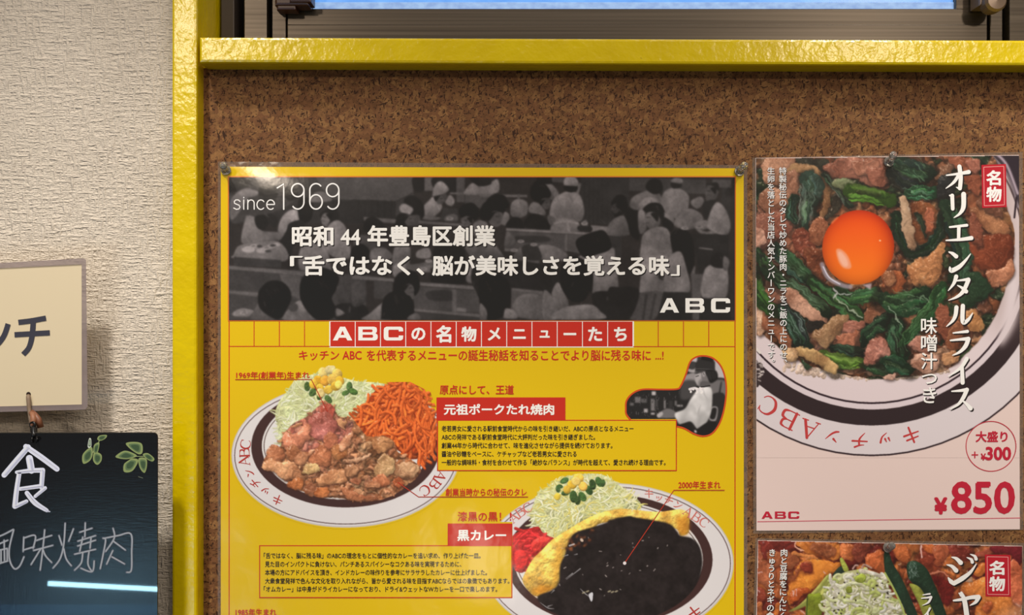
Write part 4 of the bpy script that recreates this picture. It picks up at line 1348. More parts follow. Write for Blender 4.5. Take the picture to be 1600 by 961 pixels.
def paint_curry():
    c = Canvas(752, 738, 1149, 968, YEL, 21); rng = np.random.RandomState(9)
    c.label = 1
    plate(c, 950, 880, 196.5, 125.5, (192, 120.5), (952, 875, 161.5, 102.5), (951, 875, 147.5, 92))
    A = tr(760, 730, .2404); B = tr(950, 730, .2404)
    c.label = 2
    cab = [(843, 766), (852, 764), (872, 748), (900, 742), (930, 740), (952, 746), (972, 762), (992, 776), (1003, 792), (985, 800), (950, 802), (915, 815), (888, 832), (868, 846), (852, 842), (836, 828), (828, 806), (834, 786)]
    cabbage(c, cab, 420, rng, ((226, 222, 160), (236, 232, 184), (214, 206, 130), (240, 236, 204), (222, 204, 112)))
    c.label = 3
    for x, y, r in ((872, 764, 5), (882, 751, 6), (884, 770, 6), (896, 776, 8), (910, 776, 7), (903, 782, 6), (920, 766, 7), (926, 757, 7), (936, 753, 7), (942, 755, 5), (875, 760, 4)):
        c.lump(ellipse(x, y, r * 1.2, r * .75, rng.uniform(0, 3), 14), vary(rng, (70, 100, 52), .15), grain=.6, gsc=4)
    for x, y, r, col in ((904, 747, 9, (244, 196, 80)), (894, 757, 8, (240, 190, 60)), (911, 760, 8, (246, 190, 84)), (886, 765, 7, (238, 196, 70)), (871, 776, 6, (240, 206, 70)), (900, 752, 8, (246, 208, 110))):
        c.lump(ellipse(x, y, r * .95, r * .85, rng.uniform(0, 3), 14), col, grain=.15, spec=.3, edge=.3)
    c.label = 4
    gin = [(798, 842), (812, 830), (826, 826), (841, 823), (848, 832), (862, 843), (850, 858), (836, 874), (822, 890), (815, 895), (804, 890), (798, 870)]
    c.lump(gin, (196, 40, 40), relief=.8, grain=.5, gsc=7)
    for k in range(36):
        x, y = inside(gin, 1, rng)[0]; a = rng.uniform(-1.2, .6); l = rng.uniform(5, 12)
        c.tube([(x - math.cos(a) * l, y - math.sin(a) * l), (x, y + rng.uniform(-2, 2)), (x + math.cos(a) * l, y + math.sin(a) * l)], rng.uniform(3, 5), vary(rng, (220, 52, 52), .12), grain=.2, spec=.25)
    c.lump(A(180, 560, 240, 540, 280, 600, 240, 680, 200, 670), (222, 48, 44), grain=.3); c.lump(A(290, 500, 350, 450, 425, 470, 380, 520, 320, 560), (224, 62, 54), grain=.3, spec=.3)
    c.label = 5
    om = B(525, 300, 528, 380, 520, 430, 470, 445, 440, 400, 300, 380, 100, 350, -60, 370) + A(700, 420, 540, 520, 500, 640, 470, 760, 420, 800, 330, 840, 270, 800, 235, 740, 250, 690, 300, 600, 360, 540, 430, 470, 540, 400, 680, 320, 830, 270) + B(0, 285, 90, 270, 200, 280, 330, 290, 450, 275, 490, 280)
    c.lump(om, (240, 196, 92), size=9, relief=1.0, grain=.35, gsc=7, tint=.3, edge=.25)
    for k in range(60):
        x, y = inside(om, 1, rng)[0]
        c.ell(x, y, rng.uniform(2, 6), rng.uniform(1.5, 4), (228, 150, 44) if rng.rand() < .5 else (250, 222, 140), rng.uniform(0, 3), soft=1.5, alpha=.35)
    c.poly(A(300, 790, 420, 770, 440, 790, 330, 840), (230, 140, 30), soft=3, alpha=.6); c.poly(B(440, 330, 520, 320, 520, 430, 470, 440), (214, 128, 30), soft=3, alpha=.6); c.poly(A(470, 500, 500, 540, 470, 700, 440, 780, 430, 700), (226, 150, 40), soft=3, alpha=.5)
    c.label = 6
    cu = B(-190 + 200, 345, 130, 318, 180, 328, 290, 345, 400, 370, 450, 420, 470, 445, 540, 460, 585, 500, 608, 560, 612, 640, 590, 730, 540, 820, 450, 900, 350, 955, 330, 1010, -300, 1010) + A(420, 955, 330, 850, 425, 800, 470, 750, 480, 640, 510, 570, 560, 440, 690, 390, 780, 360)
    c.clip = c.mask_of(ellipse(950, 878, 149, 97))
    c.poly([(x, y) for x, y in cu], (34, 26, 25), soft=.4)
    m_ = c.mask_of(cu, True) * c.clip; c.clip = None; w_ = blur(m_, 9) * m_
    n = fbm((c.h, c.w), 16 * c.R, c.rng); n2 = fbm((c.h, c.w), 5 * c.R, c.rng)
    add = (m_ * ((n - .5) * 22 + (n2 - .5) * 14))[..., None] * np.array((1, .9, .9))
    Y = (np.arange(c.h) / c.R + c.y0)[:, None, None]
    c.a = np.clip(c.a + add, 0, 255)
    for k in range(26):
        x, y = rng.uniform(870, 1060), rng.uniform(838, 935)
        c.stroke([(x, y), (x + rng.uniform(-2, 4), y + rng.uniform(-3, 2))], rng.uniform(.9, 1.8), (190, 176, 168), alpha=.7)
    for pts in (A(520, 730, 610, 660), A(515, 725, 560, 690), A(610, 790, 640, 820, 680, 850), A(660, 830, 690, 820, 680, 870), A(350, 880, 400, 915, 440, 920), A(420, 820, 440, 800), A(430, 895, 400, 905), A(500, 580, 530, 570), A(570, 570, 590, 565)):
        c.stroke(pts, [.5, 1.6, .6][:len(pts)] if len(pts) < 4 else 1.2, (190, 186, 186), alpha=.75)
    c.poly(A(665, 830, 690, 815, 690, 860, 680, 872), (206, 202, 204))
    for k in range(40):
        x, y = inside(A(510, 470, 640, 420, 740, 380, 680, 500, 560, 540, 510, 540), 1, rng)[0]
        c.ell(x, y, rng.uniform(1.5, 4), rng.uniform(1, 2.2), ((120, 58, 30), (60, 30, 24), (150, 84, 44), (40, 24, 22))[rng.randint(4)], rng.uniform(0, 3), soft=.8, alpha=.7)
    c.ell(909, 844, 3, 2.2, (206, 180, 160), .8); c.stroke(A(540, 510, 570, 500), 2.4, (210, 200, 196), alpha=.8)
    for x, y in ((912, 926), (918, 924), (952, 924), (957, 925), (963, 924)): c.ell(x, y, 3, 1.3, (170, 158, 128), -.4, alpha=.8)
    # thin shreds lying over the rim
    c.label = 2
    for k in range(14):
        x, y = rng.uniform(960, 992), rng.uniform(772, 792)
        c.stroke([(x, y), (x + rng.uniform(2, 8), y + rng.uniform(-6, 4)), (x + rng.uniform(-2, 12), y + rng.uniform(-6, 8))], 1.3, (232, 226, 184))
    c.soften(.5)
    c.stroke([(980, 771), (988, 770), (991, 779), (984, 784), (976, 779)], 1.4, (236, 228, 196))
    return c


curry = paint_curry()
hull2 = [tuple(p) for p in ellipse(950, 880, 198.5, 127.5)]
kp = np.maximum(curry.mask_of(hull2), curry.mask_of([(832, 800), (840, 762), (875, 744), (905, 739), (950, 740), (980, 765), (960, 800)])) > .5
kp &= ~(curry.mask_of([(700, 815), (800.5, 815), (800.5, 934.5), (700, 934.5)]) > .5)
dish2 = sets(curry, kp, [(2, 'shredded_cabbage'), (3, 'corn_kernels'), (4, 'red_ginger'), (5, 'omelette'), (6, 'black_curry')], poster, K + 0.00010, 'curry_plate_picture')
g = Flat(K + 0.00016, B1)
RT2 = (206, 116, 104)
rim_text(g, [('キ', 1014, 771, 8, 17), ('ッ', 1029, 777.5, 14, 16), ('チ', 1045, 782, 22, 17), ('ン', 1060, 789, 28, 17), ('A', 1075, 800, 32, 18), ('B', 1088, 808, 36, 18), ('C', 1100, 816, 40, 18)], 18, RT2)
g.build('rim_lettering', M_PRINT, dish2)
g = Flat(K + 0.00016, B1)
rim_text(g, [('A', 803, 809, -38, 18), ('B', 813, 800.5, -34, 18), ('C', 824, 793.5, -30, 18)], 18, RT2)
g.build('rim_lettering', M_PRINT, dish2)
g = Flat(K + 0.00016, B1)
rim_text(g, [('キ', 1085, 957, 152, 26)], 18, RT)
g.build('rim_lettering', M_PRINT, dish2)

# ---- silhouette cut photo of a cook
def paint_cook():
    c = Canvas(976, 554, 1137, 686, (200, 80, 30), 31); F = tr(970, 545, .1561)
    G = lambda v: (v, v * .95, v * .94)
    def p(pts, v, soft=.4, **k): c.poly(F(*pts), G(v), soft=soft, **k)
    p((40, 60, 1060, 60, 1060, 900, 40, 900), 34, smooth=False)
    p((640, 270, 760, 240, 760, 330, 640, 350), 150); p((680, 200, 760, 190, 760, 240, 680, 230), 170); p((700, 90, 800, 80, 780, 130, 700, 130), 190); p((690, 130, 750, 140, 740, 200, 690, 200), 60)
    p((930, 110, 1060, 140, 1060, 300, 950, 280), 190); p((960, 290, 1050, 300, 1050, 340, 960, 330), 28); p((880, 330, 1050, 320, 1050, 480, 900, 480), 110, soft=1.5); p((1000, 340, 1012, 340, 990, 470, 975, 470), 40)
    p((620, 330, 760, 330, 720, 480, 600, 500), 70, soft=2); p((890, 480, 1040, 460, 1000, 740, 870, 720), 40); p((900, 590, 970, 590, 950, 720, 880, 700), 150); p((910, 600, 960, 600, 940, 700, 890, 690), 30)
    for x0, y0, x1, y1, v in ((310, 425, 350, 465, 190), (140, 480, 200, 540, 110), (200, 500, 260, 540, 90), (300, 500, 340, 620, 120), (345, 510, 370, 610, 70), (430, 510, 450, 600, 130), (480, 520, 520, 600, 50), (540, 520, 560, 570, 110), (230, 600, 270, 640, 170), (90, 540, 130, 570, 100), (560, 560, 620, 580, 150), (300, 640, 340, 660, 170)):
        p((x0, y0, x1, y0, x1, y1, x0, y1), v, smooth=False, soft=.7)
    for k in range(90):
        x, y = c.rng.uniform(90, 620), c.rng.uniform(430, 680)
        c.stroke(F(x, y, x + c.rng.uniform(-14, 14), y + c.rng.uniform(-30, 30)), 1.1, G(c.rng.uniform(20, 110)), alpha=.6)
    p((765, 240, 850, 215, 890, 300, 885, 370, 800, 395, 775, 350), 118)
    p((752, 262, 800, 236, 806, 300, 792, 340, 770, 368, 748, 330, 744, 300), 176); p((770, 340, 800, 300, 812, 330, 784, 372), 140); p((818, 240, 836, 226, 848, 250, 832, 282, 820, 272), 172); c.stroke(F(828, 242, 834, 262), 1.0, G(70)); c.stroke(F(752, 278, 778, 270), 1.2, G(40)); p((800, 330, 880, 330, 890, 368, 800, 392), 92)
    p((742, 232, 752, 150, 770, 96, 942, 132, 944, 214, 860, 228, 800, 222), 44, smooth=False); p((760, 96, 775, 80, 935, 122, 940, 136), 22, smooth=False); c.stroke(F(750, 200, 820, 200, 940, 210), 1.3, G(70)); p((735, 240, 800, 218, 830, 226, 760, 250), 60); p((850, 222, 948, 216, 972, 290, 930, 335, 892, 340, 870, 290), 26)
    for k in range(12): c.stroke(F(860 + k * 8, 226, 880 + k * 6, 300 + c.rng.uniform(-10, 24)), .8, G(c.rng.uniform(36, 66)), alpha=.6)
    p((380, 650, 450, 600, 520, 610, 560, 650, 540, 690, 380, 690), 110); p((360, 660, 410, 630, 420, 660, 380, 690), 180)
    c.cloth(F(780, 400, 880, 380, 915, 430, 910, 600, 880, 700, 820, 800, 770, 810, 700, 730, 620, 755, 580, 750, 540, 650, 640, 600, 700, 500), (200, 194, 190), 8)
    c.stroke(F(800, 385, 890, 370), 2.0, G(40)); c.stroke(F(690, 405, 740, 395, 770, 405, 820, 400), 4, G(225)); 
    for k in range(14): c.ell(970 + c.rng.uniform(690, 830) * .1561, 545 + c.rng.uniform(390, 450) * .1561, 1.5, 1.2, G(245))
    p((570, 770, 690, 740, 740, 810, 860, 740, 960, 740, 880, 860, 760, 850, 640, 800), 26); p((735, 820, 750, 815, 760, 835, 745, 840), 220)
    return c


cook = paint_cook()
sil = [tuple(p) for p in spline([(979, 648), (977.8, 638.7), (979, 626), (988.7, 614.5), (1004, 608.5), (1030, 608.5), (1057, 608), (1063.7, 602.8), (1071.5, 585.6), (1077.7, 566.9), (1085.5, 559.0), (1098, 556), (1113.6, 559.5), (1126, 571.5), (1133, 590), (1134.9, 612), (1131.6, 638.7), (1124.6, 661), (1113.6, 676.5), (1100, 681.7), (1085.5, 678.5), (1070, 670), (1059, 666.8), (1040, 664), (1000, 664), (988, 658)])]
kc = cut(cook, [[(960, 655.4), (1056.4, 655.4), (1056.4, 700), (960, 700)]], sil)
co = cook.mesh('cook_photo', M_PRINT, poster, K + 0.00008, B1, kc)
g = Flat(K + 0.00016, B1)
closed = sil + [sil[0]]
seg = [[]]
for p in closed:
    if p[0] < 1057.5 and p[1] > 655.5:
        if seg[-1]: seg.append([])
    else: seg[-1].append(p)
for q in seg:
    if len(q) > 1: g.brush(q, 2.6, (204, 74, 26), smooth=False)
g.build('photo_outline', M_PRINT, co)

# ---- tags, panels, captions
LINES1 = [('老若男女に愛される駅前食堂時代からの味を引き継いだ、ABCの原点となるメニュー', 690, 990, 669.8), ('ABCの発祥である駅前食堂時代に大評判だった味を引き継ぎました。', 690, 930, 683), ('創業44年から時代に合わせて、味を進化させながら提供を続けております。', 690, 957, 696.2),
          ('醤油や砂糖をベースに、ケチャップなど老若男女に愛される', 690, 901, 709.4), ('一般的な調味料・食材を合わせて作る「絶妙なバランス」が時代を超えて、愛され続ける理由です。', 690, 1040, 722.6)]
LINES2 = [('「舌ではなく、脳に残る味」のABCの理念をもとに個性的なカレーを追い求め、作り上げた一皿。', 412, 751, 868.3), ('見た目のインパクトに負けない、パンチあるスパイシーなコクある味を実現するために、', 414, 721, 881.6), ('本場の方にアドバイスを頂き、インドカレーの味作りを参考にサラサラしたカレーに仕上げました。', 414, 761, 894.6),
          ('大衆食堂発祥で色んな文化を取り入れながら、皆から愛される味を目指すABCならではの象徴でもあります。', 414, 796, 907.8), ('「オムカレー」は中身がドライカレーになっており、ドライ&ウェットなWカレーを一口で楽しめます。', 412, 777, 920.6)]
for (x0, y0, x1, y1), lines, h in (((683, 656, 1057.5, 736), LINES1, 9.6), ((405, 852, 800.5, 934.5), LINES2, 9.4)):
    g = Flat(K + 0.00022, B1); g.rect(x0, y0, x1, y1, YEL); g.d += 0.00004; g.frame(x0, y0, x1, y1, 1.5, RED)
    pn = g.build('text_panel', M_PRINT, poster)
    g = Flat(K + 0.00034, B1)
    for s, a, b, y in lines: g.text(s, (a, y - h / 2, b, y + h / 2), INK, .022)
    g.build('panel_lettering', M_PRINT, pn)
for (x0, y0, x1, y1), s, bx in (((682, 621, 883.5, 656), '元祖ポークたれ焼肉', (693.5, 631, 866, 648.5)), ((699.5, 818, 800.5, 852), '黒カレー', (714.5, 828, 791, 845.5))):
    g = Flat(K + 0.00026, B1); g.rect(x0, y0, x1, y1, RED)
    t = g.build('heading_tag', M_PRINT, poster)
    g = Flat(K + 0.00034, B1); g.text(s, bx, WHITE, .03); g.build('tag_lettering', M_PRINT, t)
for s, bx, lead in (('1969年(創業年)生まれ', (369, 580.5, 484, 593), [(368, 593), (486.5, 593), (511.5, 643)]), ('創業当時からの秘伝のタレ', (696, 763, 823, 775), [(824.5, 776.5), (654, 776.5), (622, 754)]), ('2000年生まれ', (1060, 751.5, 1126, 763.5), [(1132, 766), (1053, 766), (976.5, 879)]),
                    ('原点にして、王道', (687, 601.5, 803, 616.5), None), ('漆黒の黒！！', (715, 799.5, 799, 815), None), ('1985年生まれ', (368, 951, 432, 962.5), None)):
    g = Flat(K + 0.00030, B1); g.text(s, bx, RED, .018)
    if lead: g.brush(lead, 1.3, (176, 52, 34), smooth=False)
    if s[:4] == '2000': g.disc(976, 880, 2.6, (226, 212, 208))
    g.build('caption_lettering', M_PRINT, sh)

# ------------------------------------------------------------------ price poster: egg yolk rice bowl
def vertical(g, s, x, y0, pitch, col, bold=0.0, size=11.5, drift=0.0, shadow=None):
    for k, ch in enumerate(s):
        y = y0 + k * pitch; xx = x + drift * k
        for dx, cc in (((1.0, shadow),) if shadow else ()) + ((0.0, col),):
            g.d += 0.0001 if dx == 0 else 0.0
            if ch == 'ー': g.brush([(xx + dx, y - 4.6 + dx), (xx + dx, y + 4.6 + dx)], 1.5, cc)
            elif ch in '、。': g.char(ch, xx + 3.6 + dx, y - 3.4 + dx, size, cc, bold)
            else: g.char(ch, xx + dx, y + dx, size, cc, bold, center=False)
            g.d -= 0.0001 if dx == 0 else 0.0


def kana(g, strokes, ox, oy, s, col, shadow, off=2.0):
    for dx, cc in ((off, shadow), (0.0, col)):
        if dx == 0: g.d += 0.00012
        for pts, w in strokes:
            g.brush([(ox + x * s + dx, oy + y * s + dx) for x, y in zip(pts[0::2], pts[1::2])], [q * s * 1.22 for q in w], cc, caps=True)
        if dx == 0: g.d -= 0.00012


def badge(root, x0, y0, x1, y1, skew, t1, t2):
    g = Flat(K + 0.00026)
    g.poly([(x0, y0), (x1, y0 - skew), (x1 + 1, y1 - skew), (x0 + 1, y1)], (184, 24, 40))
    b_ = g.build('specialty_badge', M_PRINT, root)
    g = Flat(K + 0.00034)
    i = 3.4
    q = [(x0 + i, y0 + i), (x1 - i, y0 + i - skew), (x1 - i + 1, y1 - i - skew), (x0 + i + 1, y1 - i)]
    for a, c in zip(q, q[1:] + q[:1]): g.brush([a, c], 1.0, (232, 150, 140), smooth=False)
    for s, bx in (('名', t1), ('物', t2)): g.text(s, bx, WHITE, .035)
    g.build('badge_lettering', M_PRINT, b_)


SHD = (30, 22, 22)
bowl = empty('price_poster', P(1388, 832, 0))
tag(bowl, 'laminated 850 yen price poster with a big orange egg yolk on greens and meat', 'poster')
Q2 = [(1180.5, 246.8), (1592, 242.2), (1593.5, 827.2), (1182, 829.2)]
sh2 = sheet('printed_sheet', Q2, 0.0003, K, (226, 199, 188), bowl)
margin([(1175.5, 246.5), (1598, 237.5), (1599, 828), (1177, 834)], Q2, K - 0.0001, bowl)


def paint_bowl():
    c = Canvas(1178, 240, 1596, 716, (226, 199, 188), 41); rng = np.random.RandomState(17)
    A = tr(1175, 240, .2081); B = tr(1380, 240, .2081); C_ = tr(1175, 420, .2081); D_ = tr(1380, 420, .2081)
    c.label = 1
    cx, cy = 1362, 392
    c.ell(cx, cy, 321, 321, (44, 28, 32)); c.ell(cx, cy, 318.4, 318.4, (217, 202, 200))
    c.ell(cx, cy, 273, 273, (46, 32, 34)); c.ell(cx, cy, 248, 248, (216, 198, 198)); c.ell(cx, cy, 239.5, 239.5, (44, 28, 34)); c.ell(cx, cy, 236.5, 236.5, (220, 200, 198))
    # fading of the plate in the printed picture: brighter well, greyer upper right
    c.poly([(1520, 240), (1600, 240), (1600, 480), (1560, 520), (1540, 400)], (150, 128, 120), soft=24, alpha=.55)
    c.poly(B(800, 0, 1100, 0, 1100, 400, 1010, 380, 930, 150), (40, 30, 38), soft=2, alpha=.9); c.stroke(B(800, 0, 900, 110, 970, 250, 1010, 400), 3, (120, 104, 108)); c.stroke(B(850, 0, 930, 90, 1010, 300), 4, (170, 150, 158), soft=1); c.stroke(B(1000, 330, 985, 480), 3, (44, 30, 36))
    c.poly([(1570, 330), (1590, 420), (1588, 500), (1560, 540), (1575, 440)], (214, 196, 194), soft=5)
    c.label = 2
    food = [(1180, 262), (1190, 246), (1210, 240), (1390, 238), (1540, 238), (1560, 290), (1578, 340), (1583, 400), (1574, 440), (1556, 490), (1536, 524), (1510, 552), (1488, 572), (1440, 586), (1400, 590), (1360, 592), (1320, 586), (1290, 578), (1262, 572), (1240, 560), (1220, 545), (1204, 532), (1188, 520), (1180, 500)]
    c.poly(food, (62, 36, 26), soft=.8)
    # rice at the lower edge
    for k in range(150):
        x = rng.uniform(1225, 1480); y = 566 + 22 * math.sqrt(max(0, 1 - ((x - 1365) / 150) ** 2)) + rng.uniform(-9, 3)
        c.lump(ellipse(x, y, rng.uniform(4, 7), rng.uniform(2.5, 4), rng.uniform(0, 3), 12), vary(rng, (222, 198, 182), .05), grain=.2, edge=.15)
    # underlayer of meat, onion and greens
    c.organic(food, ((124, 72, 44), (148, 96, 66), (98, 56, 34), (160, 112, 76), (52, 66, 40), (44, 60, 40), (134, 82, 58)), 17, 1.0, .7, dark=.5)
    c.organic([(1183, 320), (1230, 290), (1260, 330), (1250, 400), (1200, 410)], ((160, 104, 80), (176, 122, 98), (140, 84, 62)), 14, .9, .6)
    c.organic([(1520, 300), (1578, 340), (1582, 400), (1550, 450), (1520, 420), (1510, 350)], ((136, 80, 50), (122, 60, 36), (150, 98, 62)), 22, .7, .3)
    c.organic([(1250, 540), (1330, 500), (1420, 560), (1480, 540), (1480, 578), (1400, 588), (1300, 578)], ((170, 118, 94), (186, 138, 110), (150, 96, 70), (196, 150, 110)), 13, .9, .6)
    def lm(pts, col, **k):
        c.poly([(x + 1, y + 3) for x, y in pts], (30, 18, 16), soft=2, alpha=.6)
        c.lump(pts, col, grain=k.pop('grain', .24) * .7, gsc=k.pop('gsc', 10), spec=k.pop('spec', .35) * 2, rag=.6, relief=.6, edge=.34, tint=.4, folds=3, **k)
    def tb(pts, w, col, **k):
        w = np.asarray(w, float) * .2081
        green = col[1] > col[0] * 1.12
        c.stroke([(x + 1, y + 3) for x, y in pts], np.max(w) + 1, (24, 20, 16), soft=2, alpha=.55)
        if not green:
            c.tube(pts, w, col, grain=k.pop('grain', .2) * .6, gsc=k.pop('gsc', 10), spec=k.pop('spec', .3) * 1.6, tint=.35, rag=.35, relief=.75, edge=.4, folds=2)
            return
        # a bundle of flat blades lying side by side
        q, ww = dense(pts, w, 8) if len(pts) > 2 else dense([pts[0], ((pts[0][0] + pts[1][0]) / 2, (pts[0][1] + pts[1][1]) / 2), pts[1]], [w[0], np.mean(w), w[-1]], 8)
        t = np.gradient(q, axis=0); t /= np.linalg.norm(t, axis=1, keepdims=True) + 1e-9
        nrm = np.stack([-t[:, 1], t[:, 0]], 1)
        c.tube([tuple(v) for v in q], ww * .8, np.asarray(col) * .62, grain=.1, gsc=10, spec=.2, rag=.5, relief=.5, edge=.4)
        for b_ in range(9):
            o = rng.uniform(-.42, .42); i0 = rng.randint(0, max(1, len(q) // 3)); i1 = len(q) - rng.randint(0, max(1, len(q) // 3))
            if i1 - i0 < 4: continue
            u = np.linspace(0, 1, i1 - i0)
            path = q[i0:i1] + nrm[i0:i1] * (ww[i0:i1] * (o + rng.uniform(-.12, .12) * np.sin(u * 3 + rng.uniform(0, 3))))[:, None]
            wid = np.maximum(.8, ww[i0:i1] * rng.uniform(.16, .36) * np.sin(np.pi * np.clip(u * .86 + .10, 0, 1)) ** .6)
            cc = np.clip(np.asarray(col) * rng.uniform(.55, 1.35) + rng.uniform(-6, 6, 3), 0, 255)
            r_ = c.smask(c.px(path), wid)
            if r_ is None: continue
            c.shade(r_[0], r_[1], cc, float(np.max(wid)) * .2, relief=.8, grain=.1, gsc=8, spec=.5, edge=.4, tint=.3)
            if rng.rand() < .55:
                j0 = rng.randint(0, max(1, len(path) - 4)); j1 = min(len(path), j0 + rng.randint(3, 9))
                c.stroke([tuple(v) for v in path[j0:j1]], rng.uniform(.7, 1.6), np.clip(cc * 1.5 + 40, 0, 255), soft=.5, alpha=rng.uniform(.3, .7))
    def veins(pts, n, w, col=(110, 150, 120)):
        (x0, y0), (x1, y1) = pts[0], pts[-1]
        l = math.hypot(x1 - x0, y1 - y0); nx, ny = -(y1 - y0) / l, (x1 - x0) / l
        for k in range(n):
            o = rng.uniform(-w, w); a, b = sorted(rng.uniform(0, 1, 2))
            c.stroke([(x0 + (x1 - x0) * a + nx * o, y0 + (y1 - y0) * a + ny * o), (x0 + (x1 - x0) * b + nx * o, y0 + (y1 - y0) * b + ny * o)], rng.uniform(.6, 1.4), col, alpha=rng.uniform(.2, .6))
    PORK = (150, 98, 76); ONI = (160, 114, 76); DK = (36, 56, 40); GR = (58, 92, 46)
    # upper left
    lm(A(80, 60, 150, 20, 320, 40, 300, 110, 230, 150, 240, 220, 120, 240, 80, 180), (176, 124, 96)); lm(A(330, 40, 560, 40, 540, 130, 400, 110), (46, 44, 34), spec=.1)
    lm(A(540, 110, 620, 50, 760, 20, 940, 30, 1050, 90, 1040, 200, 960, 245, 880, 230, 750, 190, 640, 180), (156, 98, 78)); lm(A(760, 60, 900, 40, 960, 90, 880, 170, 780, 160), (176, 116, 92)); lm(A(860, 130, 1000, 100, 1030, 200, 930, 245), (150, 90, 70))
    lm(A(40, 350, 60, 290, 140, 260, 300, 250, 330, 330, 260, 400, 130, 440, 60, 400), (166, 114, 88)); lm(A(20, 470, 100, 440, 200, 420, 260, 500, 220, 620, 130, 700, 60, 730, 20, 700), (148, 92, 74)); lm(A(10, 560, 80, 580, 110, 660, 60, 720, 10, 720), (186, 134, 112)); lm(A(150, 480, 280, 420, 300, 560, 220, 640, 160, 600), (150, 88, 70))
    tb(A(230, 210, 290, 130, 400, 105, 500, 150, 560, 240, 550, 400, 520, 500), [70, 70, 70, 70, 60, 50, 40], (150, 110, 74)); lm(A(250, 160, 330, 130, 380, 180, 330, 330, 270, 350, 240, 260), (150, 100, 76))
    tb(A(420, 180, 450, 260, 420, 350), [150, 160, 150], (62, 92, 76), grain=.5, gsc=4, spec=.5); tb(A(430, 360, 400, 450, 390, 560), [150, 110, 70], (58, 84, 66), spec=.5); tb(A(330, 330, 290, 430, 330, 520), [60, 80, 50], (40, 64, 46)); veins(A(430, 200, 400, 540), 40, 13, (140, 160, 150))
    lm(A(590, 460, 650, 370, 740, 420, 730, 460), (172, 104, 66)); lm(A(560, 480, 620, 300, 680, 380, 600, 470), (50, 44, 34))
    tb(A(540, 160, 640, 260, 740, 390), [60, 90, 60], (42, 58, 42), spec=.4); veins(A(540, 160, 740, 390), 14, 7, (150, 160, 150))
    tb(A(640, 220, 720, 250, 780, 300), [80, 100, 90], (116, 126, 90)); tb(A(730, 280, 860, 300, 1040, 350), [130, 130, 130], (70, 110, 32), spec=.15, grain=.15); c.stroke(A(770, 250, 900, 265, 1000, 300), 5, (104, 146, 56), soft=2, alpha=.7)
    lm(A(420, 570, 530, 470, 580, 560, 540, 660, 450, 690), (168, 104, 72)); lm(A(300, 600, 400, 560, 460, 680, 540, 760, 480, 860, 380, 780, 320, 700), (124, 60, 42), grain=.5); lm(A(400, 720, 520, 720, 560, 860, 560, 960, 460, 960, 420, 830), (120, 62, 38), grain=.5)
    # left greens
    tb(A(40, 740, 110, 860, 240, 960), [80, 100, 90], (50, 82, 48)); tb(A(180, 720, 300, 850, 440, 950), [120, 160, 120], (38, 64, 44), spec=.4); veins(A(180, 720, 420, 950), 22, 14)
    lm(C_(30, 250, 90, 240, 100, 460, 40, 490), (208, 166, 138), grain=.5, spec=.4); lm(C_(90, 310, 200, 330, 300, 560, 260, 610, 180, 500, 90, 470), (156, 94, 64))
    tb(C_(20, 60, 60, 210, 150, 300, 210, 350), [80, 110, 120, 60], (58, 98, 42)); lm(C_(110, 90, 200, 110, 260, 190, 200, 260, 110, 190), (160, 106, 84))
    tb(C_(100, 30, 300, 150, 420, 240, 560, 330), [90, 130, 150, 120], (40, 66, 40), spec=.4); veins(C_(180, 60, 560, 320), 24, 13)
    tb(C_(220, 290, 320, 400, 390, 580), [90, 150, 150], (36, 60, 44), spec=.4); veins(C_(260, 290, 400, 560), 26, 14, (140, 166, 160))
    lm(C_(250, 150, 330, 160, 450, 270, 560, 390, 520, 410, 400, 370, 280, 270, 240, 220), (182, 132, 108)); lm(C_(410, 390, 540, 400, 520, 470, 430, 480), (34, 30, 26), spec=.1)
    tb(C_(560, 30, 650, 130, 700, 150), [60, 60, 50], (126, 84, 56)); tb(C_(650, 170, 760, 210, 900, 190, 1057, 240), [90, 120, 120, 80], (44, 76, 42)); tb(C_(440, 90, 600, 210, 740, 310, 850, 380), [90, 110, 100, 70], (50, 86, 44), spec=.35)
    c.stroke(C_(620, 200, 690, 270, 820, 360), 2.2, (190, 206, 190), alpha=.7); c.stroke(C_(610, 160, 640, 180, 620, 220), 3, (196, 196, 204), alpha=.8); c.stroke(C_(650, 190, 750, 180), 1.6, (190, 196, 200), alpha=.8)
    lm(C_(460, 490, 560, 400, 660, 340, 740, 350, 700, 440, 640, 500, 600, 570, 540, 600, 500, 560), (150, 112, 78)); lm(C_(690, 400, 830, 390, 850, 450, 740, 480, 680, 460), (188, 124, 106)); lm(C_(640, 490, 830, 480, 820, 590, 760, 610, 650, 560), (166, 100, 74)); lm(C_(860, 300, 1050, 290, 1057, 370, 930, 400, 840, 400), (130, 80, 56))
    tb(C_(600, 590, 720, 620, 830, 640), [50, 80, 60], (32, 50, 38)); tb(C_(830, 570, 900, 470, 1057, 380), [70, 110, 150], (34, 56, 38))
    tb(C_(530, 640, 650, 690, 850, 710), [90, 120, 90], (98, 142, 46), grain=.12); c.stroke(C_(560, 640, 680, 680, 800, 690), 5, (134, 172, 80), soft=1.5, alpha=.7)
    tb(C_(860, 740, 960, 740, 1057, 720), [60, 100, 110], (42, 74, 44)); lm(C_(840, 640, 930, 510, 1020, 550, 1030, 650, 940, 700, 870, 725), (176, 112, 96), grain=.5)
    tb(C_(340, 620, 480, 660, 620, 760), [60, 110, 70], (182, 142, 92), grain=.15); lm(C_(350, 670, 460, 740, 410, 765), (44, 66, 44)); lm(C_(230, 610, 320, 590, 350, 680, 260, 690), (206, 164, 120))
